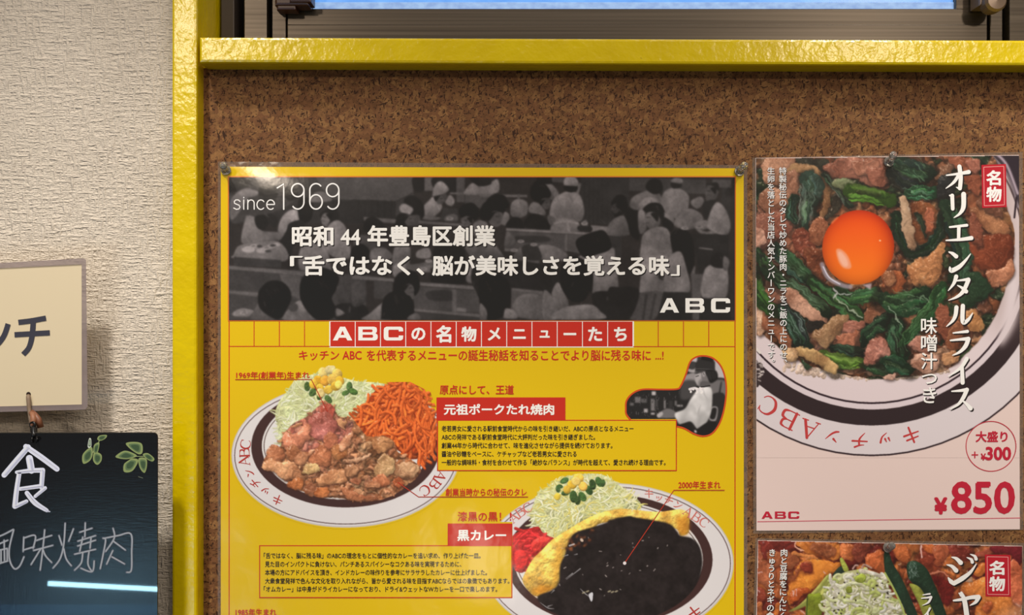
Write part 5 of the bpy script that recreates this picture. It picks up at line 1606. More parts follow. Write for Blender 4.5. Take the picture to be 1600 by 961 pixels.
    # right half
    tb(B(90, 60, 200, 120, 330, 140), [160, 190, 170], (38, 62, 42), spec=.4); tb(B(60, 150, 150, 220, 260, 260), [120, 130, 130], (28, 38, 32), spec=.3); tb(B(180, 300, 280, 300, 390, 290), [90, 110, 110], (40, 86, 52), spec=.35); veins(B(120, 270, 380, 320), 14, 10, (150, 190, 170)); veins(B(200, 60, 330, 180), 18, 14, (110, 150, 120))
    lm(B(380, 200, 460, 90, 520, 40, 520, 130, 430, 200), (110, 74, 54)); lm(B(480, 30, 620, 30, 720, 60, 720, 130, 640, 170, 560, 120), (150, 84, 58)); lm(B(600, 130, 720, 150, 730, 300, 650, 290), (150, 82, 56)); lm(B(620, 60, 720, 40, 720, 120, 660, 130), (170, 104, 84))
    lm(B(210, 380, 330, 370, 430, 440, 400, 600, 330, 680, 240, 640), (120, 66, 36)); lm(B(310, 440, 380, 420, 370, 560, 330, 600), (160, 88, 60)); tb(B(240, 440, 290, 520, 330, 620), [30, 40, 30], (46, 60, 44))
    tb(B(90, 470, 120, 620, 200, 740, 330, 720, 420, 600, 450, 470), [100, 100, 110, 110, 110, 100], (36, 64, 40), spec=.35); tb(B(150, 350, 170, 480, 220, 690), [60, 84, 70], (170, 136, 108), grain=.12, spec=.15)
    tb(B(480, 200, 470, 300, 480, 360), [120, 130, 120], (34, 34, 34)); tb(B(480, 380, 540, 560, 590, 760, 540, 940), [130, 180, 170, 150], (40, 70, 44), spec=.3)
    lm(B(190, 860, 240, 800, 330, 780, 420, 680, 460, 700, 440, 860, 400, 960, 320, 1010, 210, 980), (184, 122, 76), grain=.4); lm(B(0, 900, 60, 870, 140, 900, 160, 980, 120, 1080, 30, 1100, 0, 1050), (160, 84, 46), spec=.5)
    lm(B(640, 420, 760, 420, 900, 490, 960, 590, 900, 620, 760, 560), (146, 92, 60), gsc=12, grain=.15); lm(B(660, 640, 800, 600, 950, 620, 980, 780, 900, 860, 760, 880, 680, 800), (124, 56, 32), gsc=14, grain=.2); lm(B(650, 440, 740, 540, 740, 700, 660, 640), (130, 70, 50)); lm(B(780, 880, 900, 850, 960, 780, 985, 900, 880, 1000, 800, 980), (170, 108, 78)); lm(B(720, 330, 880, 400, 900, 480, 740, 430), (120, 76, 56))
    lm(D_(620, 30, 720, 20, 780, 90, 825, 170, 740, 240, 640, 300, 570, 240, 600, 120), (36, 62, 40), spec=.15)
    tb(D_(0, 230, 120, 260, 300, 200), [120, 200, 190], (38, 72, 42), spec=.4); tb(D_(100, 430, 110, 540, 130, 660), [150, 180, 170], (36, 66, 40), spec=.4); tb(D_(450, 130, 340, 320, 130, 570), [110, 120, 70], (44, 90, 46), spec=.2); veins(D_(440, 150, 140, 560), 12, 8, (96, 150, 96)); veins(D_(60, 400, 120, 640), 16, 16, (100, 140, 104)); veins(D_(60, 200, 320, 280), 18, 16, (100, 140, 104))
    c.stroke(D_(40, 290, 140, 430), 1.4, (170, 190, 170), alpha=.8); c.stroke(D_(280, 230, 300, 200, 340, 240), 3, (120, 150, 120), alpha=.7)
    lm(D_(400, 290, 470, 280, 500, 420, 490, 560, 420, 480), (136, 74, 52)); lm(D_(640, 310, 700, 320, 770, 430, 720, 480, 640, 450, 600, 380), (196, 138, 84)); lm(D_(520, 400, 600, 420, 580, 560, 520, 640, 470, 560), (150, 92, 62)); lm(D_(210, 540, 320, 500, 400, 560, 340, 640, 220, 600), (186, 128, 110)); lm(D_(0, 530, 40, 560, 40, 660, 0, 690), (184, 124, 108))
    tb(D_(0, 700, 80, 720, 200, 760), [80, 130, 90], (38, 70, 44)); lm(D_(230, 650, 400, 640, 420, 740, 320, 790, 220, 740), (198, 150, 128)); lm(D_(440, 640, 550, 620, 570, 690, 470, 720), (190, 134, 92)); lm(D_(0, 800, 100, 790, 80, 830, 20, 830), (206, 160, 140))
    for k in range(90):
        x, y = inside(food, 1, rng)[0]
        c.ell(x, y, rng.uniform(.6, 1.8), rng.uniform(.5, 1.2), (226, 220, 214), rng.uniform(0, 3), soft=.3, alpha=rng.uniform(.3, .8))
    c.warp(food, 3.0, 10)
    # egg yolk with the white showing beneath it
    c.label = 3
    c.stroke(A(525, 830, 570, 930, 680, 990, 740, 1000), 7, (150, 140, 150), soft=1, alpha=.8); c.stroke(A(535, 850, 580, 930, 660, 980), 2, (220, 214, 226), alpha=.8)
    c.label = 4
    yk = ellipse(1341, 386.5, 56, 58.5, .35)
    r = c.pmask(c.px(yk), 2); (a, b, cc, d), m_ = r
    Yg, Xg = np.mgrid[cc:d, a:b]; X = Xg / c.R + c.x0; Yy = Yg / c.R + c.y0
    dd = np.clip(np.hypot((X - 1341) / 57, (Yy - 386) / 59), 0, 1)
    t = np.clip((Yy - 330) / 115, 0, 1)
    col = np.stack([234 + 8 * t - 60 * dd ** 6, 78 + 44 * t - 38 * dd ** 5, 14 + 12 * t - 8 * dd ** 4], -1)
    col -= (np.clip((X - 1360) / 40, 0, 1) ** 1.6 * 26)[..., None] * np.array((1, .8, .3))
    c.comp((a, b, cc, d), m_, np.clip(col, 0, 255))
    c.poly(A(632, 725, 670, 720, 720, 770, 745, 855, 690, 860, 650, 810), (236, 150, 110), soft=.5); c.poly(A(645, 745, 670, 740, 710, 790, 720, 840, 690, 845, 660, 800), (240, 176, 146), soft=1)
    c.ell(1375, 376, 1.6, 1.2, (250, 190, 150)); c.stroke(A(600, 520, 640, 480), 3, (246, 130, 80), soft=1, alpha=.7)
    c.label = 2
    lm(A(990, 900, 1057, 880, 1080, 960, 1030, 1000, 990, 970), (160, 104, 70), spec=.5); c.poly(C_(830, 120, 900, 110, 890, 160), (196, 180, 196), soft=1, alpha=.8)
    c.stroke(C_(30, 600, 60, 630), 4, (230, 226, 224)); c.poly(C_(30, 720, 80, 720, 60, 860, 30, 880), (60, 48, 50))
    for k in range(26):
        x, y = 1182 + rng.uniform(0, 8), rng.uniform(560, 594); c.stroke([(x, y), (x + 4, y + rng.uniform(-2, 2))], 1.6, (214, 206, 206), alpha=.7)
    g_ = c.a.mean(2, keepdims=True); keepy = ((c.lab == 4) * 1.0)[..., None]
    c.a = np.where(c.lab[..., None] == 2, (c.a * .93 + g_ * .07) * np.array((.98, .94, .90)), c.a)
    c.soften(.5)
    return c


bw = paint_bowl()
kb = bw.mask_of([(1180.8, 247.2), (1591.8, 242.6), (1593.2, 715), (1181.8, 715)]) > .5
kb &= ~((bw.mask_of([tuple(p) for p in ellipse(1548.4, 697.4, 39.5, 39.5)]) > .5))
d2 = bw.mesh('rice_bowl_picture', M_PRINT, bowl, K + 0.00010, no_bulge, kb, [0, 1])
bw.mesh('stir_fried_greens', M_PRINT, d2, K + 0.00010, no_bulge, kb, [2]); bw.mesh('egg_white', M_PRINT, d2, K + 0.00010, no_bulge, kb, [3]); bw.mesh('egg_yolk', M_PRINT, d2, K + 0.00010, no_bulge, kb, [4])
RT3 = (190, 60, 58)
g = Flat(K + 0.00018)
rim_text(g, (('C', 1200.5, 634, 213, 36), ('B', 1232, 655, 206, 36), ('A', 1265, 671, 198, 36), ('ン', 1300, 682, 191, 29), ('チ', 1343.5, 688, 184, 32), ('ッ', 1384, 686.5, 176, 30), ('キ', 1424, 679.5, 168, 32)), 0, RT3)
g.build('rim_lettering', M_PRINT, d2)

g = Flat(K + 0.00020)
KA = [([475, 163, 560, 152, 642, 138], [8, 16, 26]), ([572, 97, 582, 180, 576, 262], [26, 26, 24]), ([576, 264, 548, 252], [20, 4]), ([568, 160, 530, 215, 470, 262], [22, 18, 4]),
      ([518, 315, 522, 415], [24, 22]), ([500, 314, 518, 318], [10, 20]), ([604, 305, 602, 400, 575, 450, 530, 482], [30, 28, 18, 4]), 
      ([500, 552, 628, 538], [12, 18]), ([568, 552, 566, 640], [22, 20]), ([472, 652, 570, 646, 662, 634], [8, 18, 26]),
      ([492, 738, 520, 750, 548, 772], [6, 20, 26]), ([500, 852, 512, 878, 570, 850, 620, 800, 656, 752], [8, 30, 26, 16, 4])]
KB = [([548, 58, 530, 110, 488, 165], [26, 20, 4]), ([535, 92, 600, 84, 640, 80], [6, 14, 24]), ([640, 84, 600, 170, 550, 212, 490, 236], [26, 24, 16, 4]), ([558, 125, 590, 142, 622, 170], [6, 16, 26]),
      ([550, 290, 542, 350, 520, 392, 474, 434], [26, 24, 18, 4]), ([598, 278, 598, 400, 640, 380, 672, 330], [26, 26, 20, 4]),
      ([525, 482, 580, 476, 632, 470], [8, 14, 20]), ([505, 538, 580, 530, 640, 526], [10, 16, 26]), ([640, 526, 618, 580, 575, 624, 520, 650], [26, 26, 18, 4]),
      ([628, 675, 580, 745, 486, 810], [24, 20, 4]), ([592, 742, 596, 855], [22, 26]),
      ([515, 920, 575, 915, 628, 908], [8, 16, 24]), ([628, 908, 600, 970, 560, 1020, 500, 1056], [26, 24, 16, 4]), ([590, 985, 625, 1015, 655, 1048], [6, 18, 28])]
kana(g, KA, 1380, 240, .2081, WHITE, SHD, 2.0); kana(g, KB, 1380, 420, .2081, WHITE, SHD, 2.0)
g.build('dish_name_lettering', M_PRINT, bowl)
g = Flat(K + 0.00020)
for s, bx in (('味', (1439, 496, 1464, 522)), ('噌', (1439, 523, 1464, 549)), ('汁', (1439, 551, 1464, 577)), ('つ', (1440, 584, 1464, 600)), ('き', (1442, 605, 1463, 630))):
    g.text(s, tuple(q + 1.4 for q in bx), SHD, .02); g.d += .0001; g.text(s, bx, WHITE, .012); g.d -= .0001
g.build('side_dish_lettering', M_PRINT, bowl)
g = Flat(K + 0.00020)
vertical(g, '特製秘伝のタレで炒めた豚肉・ニラをご飯の上にのせ、', 1223, 267, 12.5, (238, 232, 226), .012, 12.4, .06, SHD)
vertical(g, '生卵を落とした当店人気ナンバーワンのメニューです。', 1204.6, 267, 12.5, (238, 232, 226), .012, 12.4, .02, SHD)
g.build('description_lettering', M_PRINT, bowl)
badge(bowl, 1533.6, 257.8, 1571.8, 325, 1.5, (1541, 266, 1564, 290), (1541, 291.5, 1565, 315.5))
CR = (188, 30, 52)
g = Flat(K + 0.00020)
g.text('850', (1486, 752, 1586, 803.5), CR, .024); g.text('¥', (1459.5, 777, 1480.5, 804), CR, .05)
g.build('price_lettering', M_PRINT, bowl)
g = Flat(K + 0.00020)
g.ring(1548.4, 697.4, 39, 1.3, CR)
g.text('大盛り', (1524.5, 673.5, 1574.5, 691), CR, .03); g.text('300', (1540, 698, 1580, 719.5), CR, .035); g.text('¥', (1532.5, 708.5, 1540.5, 719.5), CR, .04); g.text('+', (1518, 705.5, 1528.5, 716), CR, .0)
g.build('large_size_roundel', M_PRINT, bowl)
g = Flat(K + 0.00020)
logo(g, 1190, 799.3, 17.5, 11.2, 3, CR, 20.8)
g.build('logo_lettering', M_PRINT, bowl)
g = Flat(K + 0.00012); g.brush([(1184, 815.2), (1594, 809.4)], 1.2, (200, 80, 96), smooth=False); g.build('ruled_lines', M_PRINT, sh2)

# ------------------------------------------------------------------ lower poster: red stew with cucumber and onion
stew = empty('price_poster', P(1388, 1426, 0))
tag(stew, 'laminated poster of red stew with cucumber sticks and shredded onion, below the egg yolk poster', 'poster')
Q3 = [(1184, 844), (1597.5, 853), (1592, 1430), (1172, 1424)]
sh3 = sheet('printed_sheet', Q3, 0.0003, K, (226, 199, 188), stew)
margin([(1180.5, 841), (1602, 848.5), (1598, 1436), (1166, 1430)], Q3, K - 0.0001, stew)


def paint_stew():
    c = Canvas(1174, 840, 1602, 1010, (110, 32, 22), 51); rng = np.random.RandomState(23)
    A = tr(1175, 835, .13125); B = tr(1380, 835, .1375)
    c.label = 1
    c.organic([(1170, 836), (1606, 836), (1606, 1012), (1170, 1012)], ((150, 66, 38), (176, 90, 48), (128, 44, 30), (190, 104, 52), (110, 34, 26)), 20, .9, .7, smooth=False)
    def lm(pts, col, **k):
        c.poly([(x + 1, y + 2.5) for x, y in pts], (74, 18, 14), soft=2, alpha=.6)
        c.lump(pts, col, grain=k.pop('grain', .24) * .8, gsc=k.pop('gsc', 10), spec=k.pop('spec', .3) * 2, rag=.6, relief=.6, tint=.4, edge=.3, folds=2, **k)
    lm(A(80, 80, 300, 70, 500, 80, 520, 180, 340, 240, 140, 300, 110, 180), (124, 44, 34), spec=.1)
    lm(A(60, 120, 110, 180, 110, 300, 60, 340), (186, 100, 70)); lm(A(40, 340, 200, 320, 280, 420, 240, 640, 120, 600, 40, 500), (172, 92, 58)); lm(A(190, 230, 340, 200, 480, 220, 560, 300, 480, 420, 360, 400, 200, 330), (164, 88, 52))
    lm(A(520, 80, 820, 90, 1000, 110, 1060, 250, 960, 300, 820, 270, 700, 250, 600, 200), (206, 118, 50)); lm(A(680, 150, 760, 110, 940, 130, 1000, 220, 880, 260, 760, 230), (170, 96, 58)); lm(A(1040, 130, 1220, 110, 1240, 250, 1180, 330, 1080, 290), (190, 100, 54)); lm(A(1220, 110, 1390, 110, 1360, 240, 1280, 340, 1220, 300), (134, 60, 42)); lm(A(1380, 240, 1540, 170, 1600, 300, 1600, 480, 1420, 400, 1340, 340), (188, 92, 48))
    tofu = A(600, 310, 800, 300, 1060, 350, 900, 500, 700, 680, 540, 790, 440, 840, 420, 700, 440, 560, 520, 420)
    lm(tofu, (214, 124, 46), size=7, gsc=14, grain=.2); c.poly(A(620, 320, 1000, 350, 860, 500, 640, 500), (222, 132, 52), soft=4, alpha=.6)
    lm(A(430, 540, 560, 400, 640, 300, 700, 340, 710, 440, 600, 420, 500, 520, 440, 560), (166, 82, 46)); lm(A(580, 340, 680, 340, 710, 440, 640, 470, 590, 430), (140, 52, 34)); lm(A(450, 700, 620, 640, 680, 680, 540, 790, 470, 840), (200, 92, 40), spec=.5)
    c.tube(A(500, 225, 640, 250, 790, 300), 4.5, (214, 130, 70)); c.stroke(A(520, 70, 510, 140, 540, 180, 600, 190), 2.4, (230, 170, 140))
    lm(A(40, 640, 130, 640, 160, 780, 60, 800, 30, 720), (150, 62, 42)); lm(A(40, 830, 110, 820, 130, 960, 30, 960), (204, 116, 66)); lm(A(280, 830, 330, 820, 320, 960, 260, 960), (206, 110, 48)); lm(A(100, 80, 150, 90, 120, 150), (180, 140, 140)); 
    for pts in (A(60, 440, 110, 460), A(50, 660, 100, 690), A(580, 920, 620, 960), A(480, 690, 490, 730), A(530, 670, 540, 720), A(860, 450, 880, 470)): c.stroke(pts, 2, (220, 180, 180), alpha=.7)
    # right side stew
    lm(B(60, 120, 280, 160, 280, 320, 200, 300, 100, 200), (178, 90, 46)); lm(B(420, 130, 560, 140, 620, 300, 500, 360, 420, 280), (150, 62, 40)); lm(B(430, 120, 580, 130, 610, 200, 540, 220, 450, 180), (194, 96, 46)); lm(B(580, 130, 760, 140, 700, 280, 620, 380, 580, 300), (176, 88, 54)); lm(B(740, 130, 900, 130, 1000, 200, 960, 300, 800, 260), (128, 48, 36))
    lm(B(520, 430, 720, 440, 760, 530, 600, 480), (150, 66, 46)); lm(B(560, 480, 800, 560, 780, 760, 700, 800, 620, 640), (110, 28, 24), spec=.05)
    lm(B(1040, 220, 1180, 160, 1230, 180, 1220, 240, 1060, 260), (160, 74, 52)); lm(B(1230, 130, 1590, 130, 1590, 320, 1450, 320, 1440, 220, 1240, 220), (112, 28, 34), spec=.05, grain=.1); lm(B(1020, 400, 1150, 330, 1160, 450, 1050, 470), (206, 112, 48))
    lm(B(890, 600, 1000, 540, 1150, 480, 1450, 560, 1600, 560, 1600, 960, 1100, 960, 1040, 900, 1090, 740, 960, 700), (214, 122, 54), size=8, gsc=14, grain=.22); lm(B(1440, 340, 1500, 310, 1590, 420, 1600, 760, 1450, 760), (196, 98, 62)); lm(B(1140, 800, 1240, 780, 1220, 860, 1150, 880), (176, 82, 42)); c.stroke(B(420, 140, 435, 260), 2.6, (226, 180, 168)); c.stroke(B(540, 450, 640, 440, 740, 470), 3, (196, 120, 90))
    c.lump(B(900, 480, 980, 460, 1000, 520, 960, 560), (196, 150, 120), grain=.2); c.poly(B(1380, 860, 1600, 780, 1600, 960, 1320, 960), (236, 190, 170), soft=6, alpha=.35)
    for k in range(40): c.ell(rng.uniform(1500, 1598), rng.uniform(935, 1008), rng.uniform(1, 2.6), rng.uniform(.8, 1.6), (240, 210, 196), 0, soft=.5, alpha=.5)
    c.warp([(1174, 838), (1604, 838), (1604, 1010), (1174, 1010)], 2.6, 10)
    # cucumber and onion
    c.label = 2
    c.lump(A(430, 920, 560, 840, 760, 640, 900, 480, 940, 540, 960, 700, 880, 800, 800, 960, 640, 980, 660, 850), (172, 172, 88), size=4, grain=.15, gsc=9); c.poly(A(430, 925, 640, 800, 820, 620, 930, 470, 900, 560, 780, 700, 640, 850), (136, 140, 66), soft=1)
    c.lump(A(960, 480, 1050, 380, 1100, 440, 1080, 510, 980, 530), (40, 54, 42)); c.lump(A(1045, 300, 1080, 285, 1150, 410, 1130, 450, 1090, 430), (168, 170, 70)); c.lump(A(660, 730, 740, 710, 830, 720, 820, 980, 650, 980), (128, 138, 40), size=3, grain=.15); c.stroke(A(660, 740, 650, 960), 2, (70, 80, 30)); c.poly(A(820, 680, 860, 620, 850, 700, 820, 720), (206, 204, 110))
    on = A(900, 700, 960, 560, 1080, 460, 1280, 420, 1460, 480, 1600, 560) + B(100, 700, 180, 760, 240, 960) + A(1700, 1200, 900, 1200, 870, 900)
    c.label = 3
    c.lump(on, (184, 180, 128), grain=.4, gsc=7); c.poly(A(900, 840, 1060, 740, 1180, 860, 1140, 1100, 880, 1100), (222, 216, 196), soft=3, alpha=.8)
    for k in range(230):
        x, y = inside(on, 1, rng)[0]; a = rng.uniform(0, 6.28); l = rng.uniform(6, 16); kk = rng.uniform(-1.6, 1.6)
        pts = [(x + math.cos(a + kk * t) * l * t, y + math.sin(a + kk * t) * l * t * .8) for t in (-1, -.5, 0, .5, 1)]
        w = rng.uniform(2.4, 5.5)
        c.stroke([(q[0] + .6, q[1] + 1.2) for q in pts], w, (128, 122, 62), alpha=.5)
        c.tube(pts, w, vary(rng, ((222, 214, 186), (206, 206, 150), (228, 222, 204), (188, 194, 110))[rng.randint(4)], .05), grain=.1, edge=.2, tint=.05)
    c.tube(A(930, 480, 940, 560, 1000, 660, 1040, 740), [4, 6, 6, 4], (230, 222, 200)); c.tube(A(1200, 410, 1230, 370, 1260, 370), 2.6, (214, 170, 160)); c.tube(A(1310, 400, 1340, 360, 1420, 400), 3, (206, 160, 140)); c.tube(A(1060, 640, 1180, 580, 1300, 600, 1380, 660), 5, (220, 218, 176)); c.tube(A(1060, 700, 1040, 760, 1160, 800, 1320, 790), 5, (206, 206, 150)); c.tube(A(1290, 430, 1460, 470, 1600, 530), 6, (228, 214, 190))
    c.lump(A(1230, 520, 1300, 470, 1360, 500, 1330, 570, 1250, 570), (170, 180, 70)); c.lump(A(1120, 640, 1180, 620, 1190, 690, 1130, 700), (150, 160, 60))
    for k in range(26):
        x, y = inside(on, 1, rng)[0]; c.ell(x, y, rng.uniform(.8, 2.2), rng.uniform(.7, 1.4), (44, 36, 28), rng.uniform(0, 3))
    c.label = 2
    c.lump(B(10, 210, 60, 200, 110, 330, 210, 500, 320, 740, 400, 960, 300, 960, 200, 760, 90, 540, 20, 420), (38, 60, 42), size=5, grain=.15, spec=.2); c.stroke(B(20, 440, 120, 620, 200, 790, 260, 960), 3, (170, 180, 96))
    c.lump(B(270, 340, 330, 300, 410, 320, 500, 400, 580, 560, 680, 800, 720, 960, 600, 960, 500, 760, 430, 620, 340, 560, 280, 480), (36, 58, 40), size=6, grain=.2, spec=.3); c.lump(B(300, 560, 400, 590, 480, 700, 600, 960, 480, 960, 400, 780, 330, 640), (150, 150, 62), size=4, grain=.15)
    for k in range(60):
        x, y = inside(B(275, 330, 370, 310, 400, 470, 300, 520), 1, rng)[0]; c.stroke([(x, y), (x + rng.uniform(-2, 2), y + rng.uniform(1, 4))], .8, (170, 180, 176), alpha=.4)
    c.label = 1
    for k in range(60):
        x, y = rng.uniform(1180, 1598), rng.uniform(846, 1000); 
        if not (1290 < x < 1420 and y > 880): c.ell(x, y, rng.uniform(.6, 1.8), rng.uniform(.5, 1.1), (236, 196, 170), rng.uniform(0, 3), soft=.3, alpha=.5)
    c.soften(.5)
    return c


sw = paint_stew()
ks = sw.mask_of([(1184.4, 844.5), (1597, 853.4), (1596, 1006), (1181.4, 1006)]) > .5
d3 = sw.mesh('stew_picture', M_PRINT, stew, K + 0.00010, no_bulge, ks, [0, 1])
sw.mesh('cucumber_sticks', M_PRINT, d3, K + 0.00010, no_bulge, ks, [2]); sw.mesh('shredded_onion', M_PRINT, d3, K + 0.00010, no_bulge, ks, [3])
g = Flat(K + 0.00020)
KJ = [([775, 258, 830, 275, 880, 322], [6, 30, 44]), ([720, 345, 780, 362, 828, 410], [6, 30, 44]), ([738, 492, 770, 535, 805, 560], [10, 40, 36]), ([805, 556, 900, 500, 990, 430, 1060, 332], [40, 44, 30, 6]), ([950, 262, 1000, 285, 1012, 315], [6, 26, 32]), ([990, 226, 1040, 248, 1055, 280], [6, 26, 32]),
      ([800, 752, 900, 738, 1000, 716, 1082, 712], [16, 30, 34, 44]), ([1082, 715, 1050, 770, 985, 808], [44, 30, 6]), ([888, 664, 925, 760, 955, 960], [24, 44, 48]), ([862, 668, 890, 690], [12, 36])]
kana(g, KJ, 1380, 835, .1375, WHITE, SHD, 2.0)
g.build('dish_name_lettering', M_PRINT, stew)
g = Flat(K + 0.00020)
KR = [([450, 688, 500, 680, 530, 676], [8, 14, 16]), ([435, 726, 490, 720, 545, 712], [10, 16, 22]), ([545, 714, 520, 765, 485, 790, 440, 808], [22, 20, 12, 3]), ([530, 840, 500, 890, 435, 950], [20, 16, 3]), ([505, 890, 510, 990], [18, 20])]
kana(g, KR, 1380, 835, .1375, WHITE, SHD, 1.4)
g.build('side_dish_lettering', M_PRINT, stew)
g = Flat(K + 0.00020)
vertical(g, '肉と豆腐をにんにく', 1225, 863.5, 12.3, (240, 234, 228), .016, 12.4, -.3, SHD)
vertical(g, 'きゅうりとネギの食', 1206.5, 863.5, 12.3, (240, 234, 228), .016, 12.4, -.4, SHD)
g.build('description_lettering', M_PRINT, stew)
badge(stew, 1539, 866.5, 1578.5, 932, -.6, (1545.5, 876, 1569.5, 898.5), (1545.5, 900.5, 1570.5, 924))

# ------------------------------------------------------------------ clear push pins
def pin(px, py, hx, hy, label):
    """base flange at wall pixel px, py; the head leans to hx, hy"""
    base = np.array(P(px, py, K + 0.0005)); h = 0.0125
    top = np.array(P(hx, hy, K + 0.0005 + h))
    e = empty('push_pin', tuple(base)); tag(e, label, 'push pin', 'clear push pins')
    prof = [(0.0, 0.0), (0.0036, 0.0), (0.0041, 0.0005), (0.0040, 0.0012), (0.0030, 0.0018), (0.0020, 0.0030), (0.0018, 0.0060), (0.0021, 0.0085), (0.0029, 0.0098), (0.0032, 0.0106), (0.0031, 0.0118), (0.0024, 0.0125), (0.0, 0.0126)]
    n = 24; vs = []; fs = []
    for r, q in prof:
        cc = base * (1 - q / h) + top * (q / h)
        for k in range(n):
            a = 2 * math.pi * k / n
            vs.append((cc[0] + r * math.cos(a), cc[1], cc[2] + r * math.sin(a)))
    for i in range(len(prof) - 1):
        for k in range(n): fs.append((i * n + k, i * n + (k + 1) % n, (i + 1) * n + (k + 1) % n, (i + 1) * n + k))
    mk('grip', vs, fs, M_CLEAR, e, smooth=True)
    g = Geo(); dirv = (top - base) / np.linalg.norm(top - base)
    tube(g, [base - dirv * 0.0048, base + dirv * 0.006], [0.0002, 0.0006], 8)
    g.build('steel_point', M_STEEL, e, smooth=True)


M_STEEL = simple('steel', (170, 165, 160), 0.25, 1.0)
pin(353.3, 266.5, 348.5, 258.0, 'clear push pin in the upper left corner of the large yellow poster')
pin(1155, 268, 1163.5, 258.0, 'clear push pin in the upper right corner of the large yellow poster')
pin(1388.5, 253.5, 1396.5, 241.5, 'clear push pin at the top edge of the egg yolk poster')
pin(1387, 855.5, 1394, 853.0, 'clear push pin at the top edge of the red stew poster')

# ------------------------------------------------------------------ hanging lunch signs on the wallpaper
DC = 0.030
M_CARD = print_material('cream_card', 1.0, .5, .25)
card = empty('lunch_sign', P(-150, 640, DC))
tag(card, 'cream laminated card sign with dark katakana, hung on the wallpaper above the black board', 'sign')
QC = [(-430, 440), (127.5, 413), (127.8, 632), (-430, 645)]
sheet('printed_card', QC, DC - 0.0006, DC, (209, 190, 156), card, mat=M_CARD, step=20)
g = Geo()
o = [(-442, 436), (134, 403), (137, 640), (-442, 656)]
vs = [P(x, y, DC + q) for q in (0.0006, -0.0010) for x, y in [(-442, 436), (130, 403.5), (134.5, 405.5), (137, 635), (133, 640), (-442, 656)]] + [P(x, y, DC + q) for q in (0.0006, -0.0010) for x, y in [(-430, 440), (127.5, 413), (127.5, 413.01), (127.8, 631.99), (127.8, 632), (-430, 645)]]
fs = []
for i in range(6):
    j = (i + 1) % 6
    fs += [(i, j, 12 + j, 12 + i), (6 + j, 6 + i, 18 + i, 18 + j), (j, i, 6 + i, 6 + j), (12 + i, 12 + j, 18 + j, 18 + i)]
M_FILM2 = M_FILM.copy(); M_FILM2.name = 'laminate_margin_grey'
for n_ in M_FILM2.node_tree.nodes:
    if n_.type == 'MIX_SHADER': n_.inputs[0].default_value = 0.55
    if n_.type == 'BSDF_PRINCIPLED': n_.inputs['Base Color'].default_value = (*alb((150, 134, 130)), 1)
mk('laminate_margin', vs, fs, M_FILM2, card)
g = Flat(DC + 0.0003)
F = lambda *p: [(x * .3017, 380 + y * .3017) for x, y in zip(p[0::2], p[1::2])]
DK_ = (58, 57, 66)
g.brush(F(95, 410, 160, 402, 238, 388), 8.2, DK_, caps=False); g.brush(F(75, 474, 258, 464), 8.2, DK_, caps=False); g.brush(F(172, 408, 166, 480, 150, 540, 120, 576), [8.6, 8.6, 8.2, 8.2], DK_, caps=False)
g.brush(F(42, 418, 20, 480, -20, 530, -70, 560), 8.4, DK_, caps=False); g.brush(F(-60, 420, -20, 450), 8.4, DK_, caps=False)
g.build('card_lettering', M_MATT, card)
g = Flat(DC + 0.0002); g.disc(44.5, 616, 3.6, (40, 28, 24)); g.build('punched_hole', M_MATT, card)
# nails in the wall that carry the card and keep it off the wallpaper
for px in (-380, -120):
    g = Geo(); lathe(g, P(px, 462 - (px + 442) * .057, 0), [(0.0, -0.01), (0.0016, -0.01), (0.0016, DC + 0.001), (0.004, DC + 0.001), (0.004, DC + 0.0025), (0.0, DC + 0.003)], 14)
    g.build('nail', M_STEEL, card)

DB = 0.048
board = empty('menu_board', P(-90, 1150, DB))
tag(board, 'glossy black hanging menu board with white handwriting and painted green leaves', 'sign board')
m, nt, b, N, L = new_mat('black_board')
b.inputs['Base Color'].default_value = (0.006, 0.006, 0.007, 1)
b.inputs['Roughness'].default_value = 0.21; b.inputs['Specular IOR Level'].default_value = 0.3
b.inputs['Coat Weight'].default_value = 0.3; b.inputs['Coat Roughness'].default_value = 0.02; b.inputs['Coat IOR'].default_value = 1.5
scr = noise(N, L, coords(N, L, (90, 1, 700), (0, 0.9, 0)), 1.0, 3, .6); scr2 = noise(N, L, coords(N, L, (800, 1, 90), (0, 0.5, 0)), 1.0, 3, .6)
L.new(bump(N, L, math_node(N, L, 'ADD', scr, scr2), 0.25, 0.0002), b.inputs['Normal'])
M_BOARD = m
def rounded(x0, y0, x1, y1, r, n=6):
    out = []
    for cx, cy, a in ((x1 - r, y0 + r, -90), (x1 - r, y1 - r, 0), (x0 + r, y1 - r, 90), (x0 + r, y0 + r, 180)):
        out += [(cx + r * math.cos(math.radians(a + 90 * k / n)), cy + r * math.sin(math.radians(a + 90 * k / n))) for k in range(n + 1)]
    return out
rb = rounded(-425, 675.5, 247, 1150, 7)
g = Geo(); n = len(rb)
ri = [(x + (1.2 if x < 0 else -1.2), y + (1.2 if y < 800 else -1.2)) for x, y in rb]
vs = [P(x, y, DB) for x, y in ri] + [P(x, y, DB - 0.0008) for x, y in rb] + [P(x, y, DB - 0.0045) for x, y in rb]
g.add(vs, [tuple(range(n - 1, -1, -1))] + [(i, (i + 1) % n, n + (i + 1) % n, n + i) for i in range(n)] + [(n + i, n + (i + 1) % n, 2 * n + (i + 1) % n, 2 * n + i) for i in range(n)] + [tuple(range(2 * n, 3 * n))])
bd = g.build('panel', M_BOARD, board)
g = Flat(DB + 0.0002)
F = tr(0, 650, .3235)
CH = (214, 214, 226)
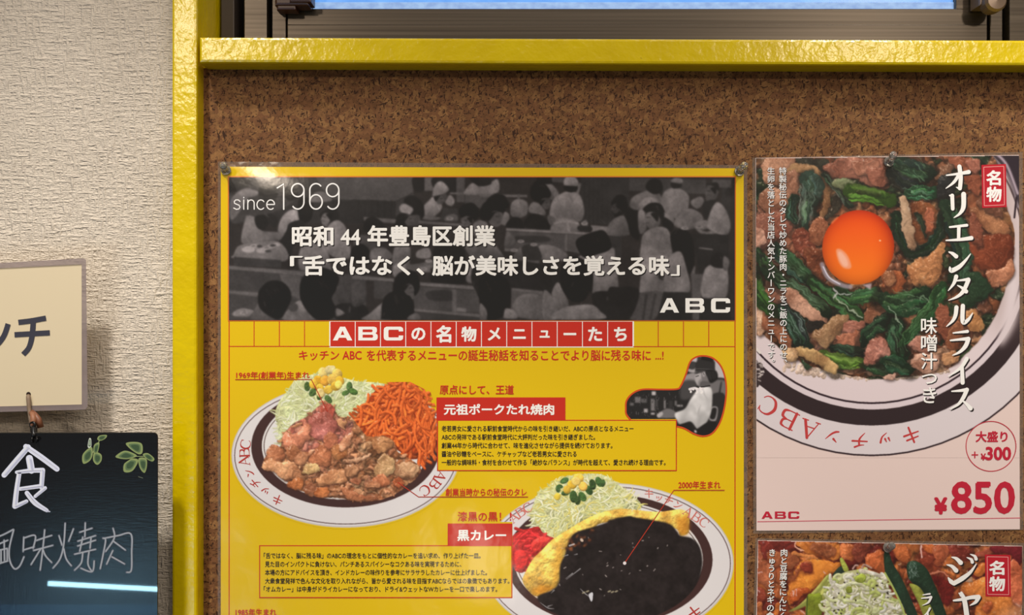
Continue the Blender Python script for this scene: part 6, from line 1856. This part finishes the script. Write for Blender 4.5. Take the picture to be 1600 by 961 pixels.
def chalk(pts, w, col=CH):
    w = [q * .3235 for q in w]; p = F(*pts)
    g.brush(p, w, col)
    g.d += .0001
    for k in (-.28, .12, .33):
        o = [(x + k * w[0] * .8, y + k * w[0] * .4) for x, y in p]
        g.brush(o, [max(.5, q * .10) for q in w], (176, 176, 196) if k > 0 else (238, 238, 246), caps=False)
    g.d -= .0001
chalk((136, 150, 80, 215, 20, 285), [26, 28, 26]); chalk((125, 148, 200, 200, 275, 256), [26, 28, 26]); chalk((142, 205, 152, 262), [34, 34])
chalk((80, 272, 150, 264, 205, 262), [16, 22, 24]); chalk((206, 262, 200, 345), [24, 22]); chalk((98, 352, 200, 338), [18, 20]); chalk((92, 280, 80, 360, 72, 436), [22, 24, 26]); chalk((72, 438, 128, 412), [22, 18]); chalk((130, 372, 170, 420, 226, 456), [22, 26, 18]); chalk((218, 348, 170, 388), [18, 16])
chalk((215, 458, 240, 462), [6, 6])
GR_ = (140, 142, 148)
def pen(*strokes):
    for p in strokes:
        q = F(*p); g.brush(q, 3.4, (112, 114, 122)); g.d += .0001; g.brush(q, 1.7, (164, 166, 170), caps=False); g.d -= .0001
pen((-60, 590, 0, 580, 65, 548), (66, 550, 45, 640, 48, 700, 70, 738, 95, 725, 116, 680), (-20, 625, 38, 600), (-10, 650, 35, 640), (20, 600, 22, 700), (-20, 718, 38, 700), (5, 650, 5, 710), (35, 640, 35, 700))
pen((115, 585, 112, 655), (115, 590, 170, 578, 160, 640), (112, 648, 165, 632), (216, 550, 206, 650, 194, 745), (175, 602, 215, 588, 250, 577), (162, 650, 255, 625), (198, 640, 150, 718), (206, 640, 220, 675, 250, 708))
pen((285, 578, 300, 625), (355, 545, 332, 605), (315, 518, 308, 620, 290, 690, 256, 735), (308, 640, 320, 690, 345, 724), (385, 562, 445, 542), (412, 516, 410, 585), (376, 605, 462, 578), (375, 628, 462, 600), (400, 585, 385, 655), (440, 585, 435, 640), (360, 668, 462, 644), (400, 660, 392, 710, 360, 745), (430, 655, 425, 715, 445, 752), (390, 735, 445, 752, 455, 700))
pen((497, 590, 510, 600, 498, 670, 484, 738), (500, 592, 570, 578, 632, 570, 636, 660, 634, 745, 612, 755), (546, 542, 552, 590, 510, 655), (548, 605, 606, 648), (545, 650, 515, 716), (540, 680, 602, 715))
g.build('handwriting', M_MATT, board)
g = Flat(DB + 0.0002)
def leaf(*p, o=(134, 146, 92), i=(62, 82, 56)):
    q = spline(F(*p)); c_ = q.mean(0)
    g.poly([tuple(a) for a in q], o); g.d += .00008
    g.poly([tuple(c_ + (a - c_) * .70) for a in q], (92, 112, 76)); g.d += .00008
    g.poly([tuple(c_ + (a - c_) * .48) for a in q], i); g.d -= .00016
leaf(430, 110, 424, 150, 440, 150, 440, 112, o=(200, 204, 190), i=(150, 160, 140)); leaf(470, 112, 480, 95, 515, 92, 510, 108, 485, 120)
leaf(440, 150, 400, 185, 402, 230, 435, 215, 448, 180); leaf(455, 140, 480, 130, 470, 180, 452, 180); leaf(455, 175, 488, 185, 490, 215, 470, 236, 450, 215)
leaf(608, 132, 650, 125, 685, 135, 688, 175, 670, 185, 630, 160); leaf(558, 195, 600, 168, 645, 180, 660, 195, 620, 208, 580, 206); leaf(640, 205, 668, 215, 640, 265, 600, 270, 598, 235, 620, 215); leaf(670, 205, 705, 205, 710, 240, 698, 275, 675, 250); leaf(690, 185, 715, 180, 745, 205, 735, 220, 705, 205)
g.brush(F(440, 190, 470, 140, 480, 118), .9, (150, 160, 110)); g.brush(F(650, 195, 700, 195), .9, (150, 160, 110)); g.brush(F(668, 293, 690, 300), .9, (110, 116, 96))
g.build('painted_leaves', M_MATT, board)
g = Flat(DB + 0.0002); g.disc(54, 689, 4.2, (8, 8, 9)); g.build('punched_hole', M_MATT, board)
for px in (-300, 130):
    g = Geo(); lathe(g, P(px, 1000, 0), [(0.0, 0.0), (0.006, 0.0), (0.006, DB - 0.0046), (0.0, DB - 0.0046)], 14)
    g.build('spacer', M_DARK, board)

# leather tie through the card's hole
tie = empty('leather_tie', P(50, 668, DC + 0.004))
tag(tie, 'brown leather tie looped through the hole at the foot of the cream sign', 'tie')
M_LEATHER = simple('leather', (132, 84, 58), 0.55); M_LEATHER2 = simple('worn_leather', (118, 96, 76), 0.6)
g = Geo()
tube(g, [P(44.5, 618.5, DC - 0.003), P(44.3, 619, DC + 0.0010), P(44.5, 623, DC + 0.0022), P(45.5, 636, DC + 0.0018), P(47.5, 652, DC + 0.004), P(49.5, 663, DC + 0.009)], 0.0016, 10)
g.build('cord', M_LEATHER2, tie, smooth=True)
g = Geo()
tube(g, [P(48.5, 645, DC + .004), P(51.5, 649, DC + .008), P(52.5, 656, DC + .0105), P(51.5, 663, DC + .0105), P(50.5, 668, DC + .009)], [.0017, .0021, .0023, .0022, .0020], 14)
g.build('loop', M_LEATHER, tie, smooth=True)
g = Geo()
tube(g, [P(50, 643, DC + .003), P(55, 648, DC + .006), P(60, 655, DC + .0085), P(63.5, 668, DC + .008)], [.0016, .0019, .0022, .0025], 14)
g.build('loose_end', simple('leather_dark', (112, 66, 44), 0.5), tie, smooth=True)
hook = empty('swivel_hook', P(54, 690, DB + 0.002))
tag(hook, 'small black metal hook joining the brown leather tie to the black board', 'hook')
M_HOOK = simple('black_metal', (40, 38, 38), 0.28, 0.7)
g = Geo()
tube(g, [P(51 + 3.6 * math.cos(t), 664 + 4.2 * math.sin(t), DC + .0125 + .001 * math.cos(t)) for t in [2 * math.pi * k / 20 for k in range(20)]], 0.0009, 8, closed=True)
g.build('eye', M_HOOK, hook, smooth=True)
g = Geo(); q = [P(52, 666, DC + .0125), P(52.6, 671, DC + .0135), P(53.2, 679, DC + .0165)]
tube(g, [q[0], q[1], q[2], P(53.5, 682, DB + .0005)], [0.0016, 0.0026, 0.0024, 0.0016], 12); g.build('swivel', M_HOOK, hook, smooth=True)
g = Geo()
tube(g, [P(54 + 4.0 * math.cos(t), 686.5 + 5.2 * math.sin(t), DB + .001 + .0028 * math.cos(2 * t) - .0012) for t in [2 * math.pi * k / 24 for k in range(24)]], 0.0007, 8, closed=True)
g.build('ring', M_HOOK, hook, smooth=True)
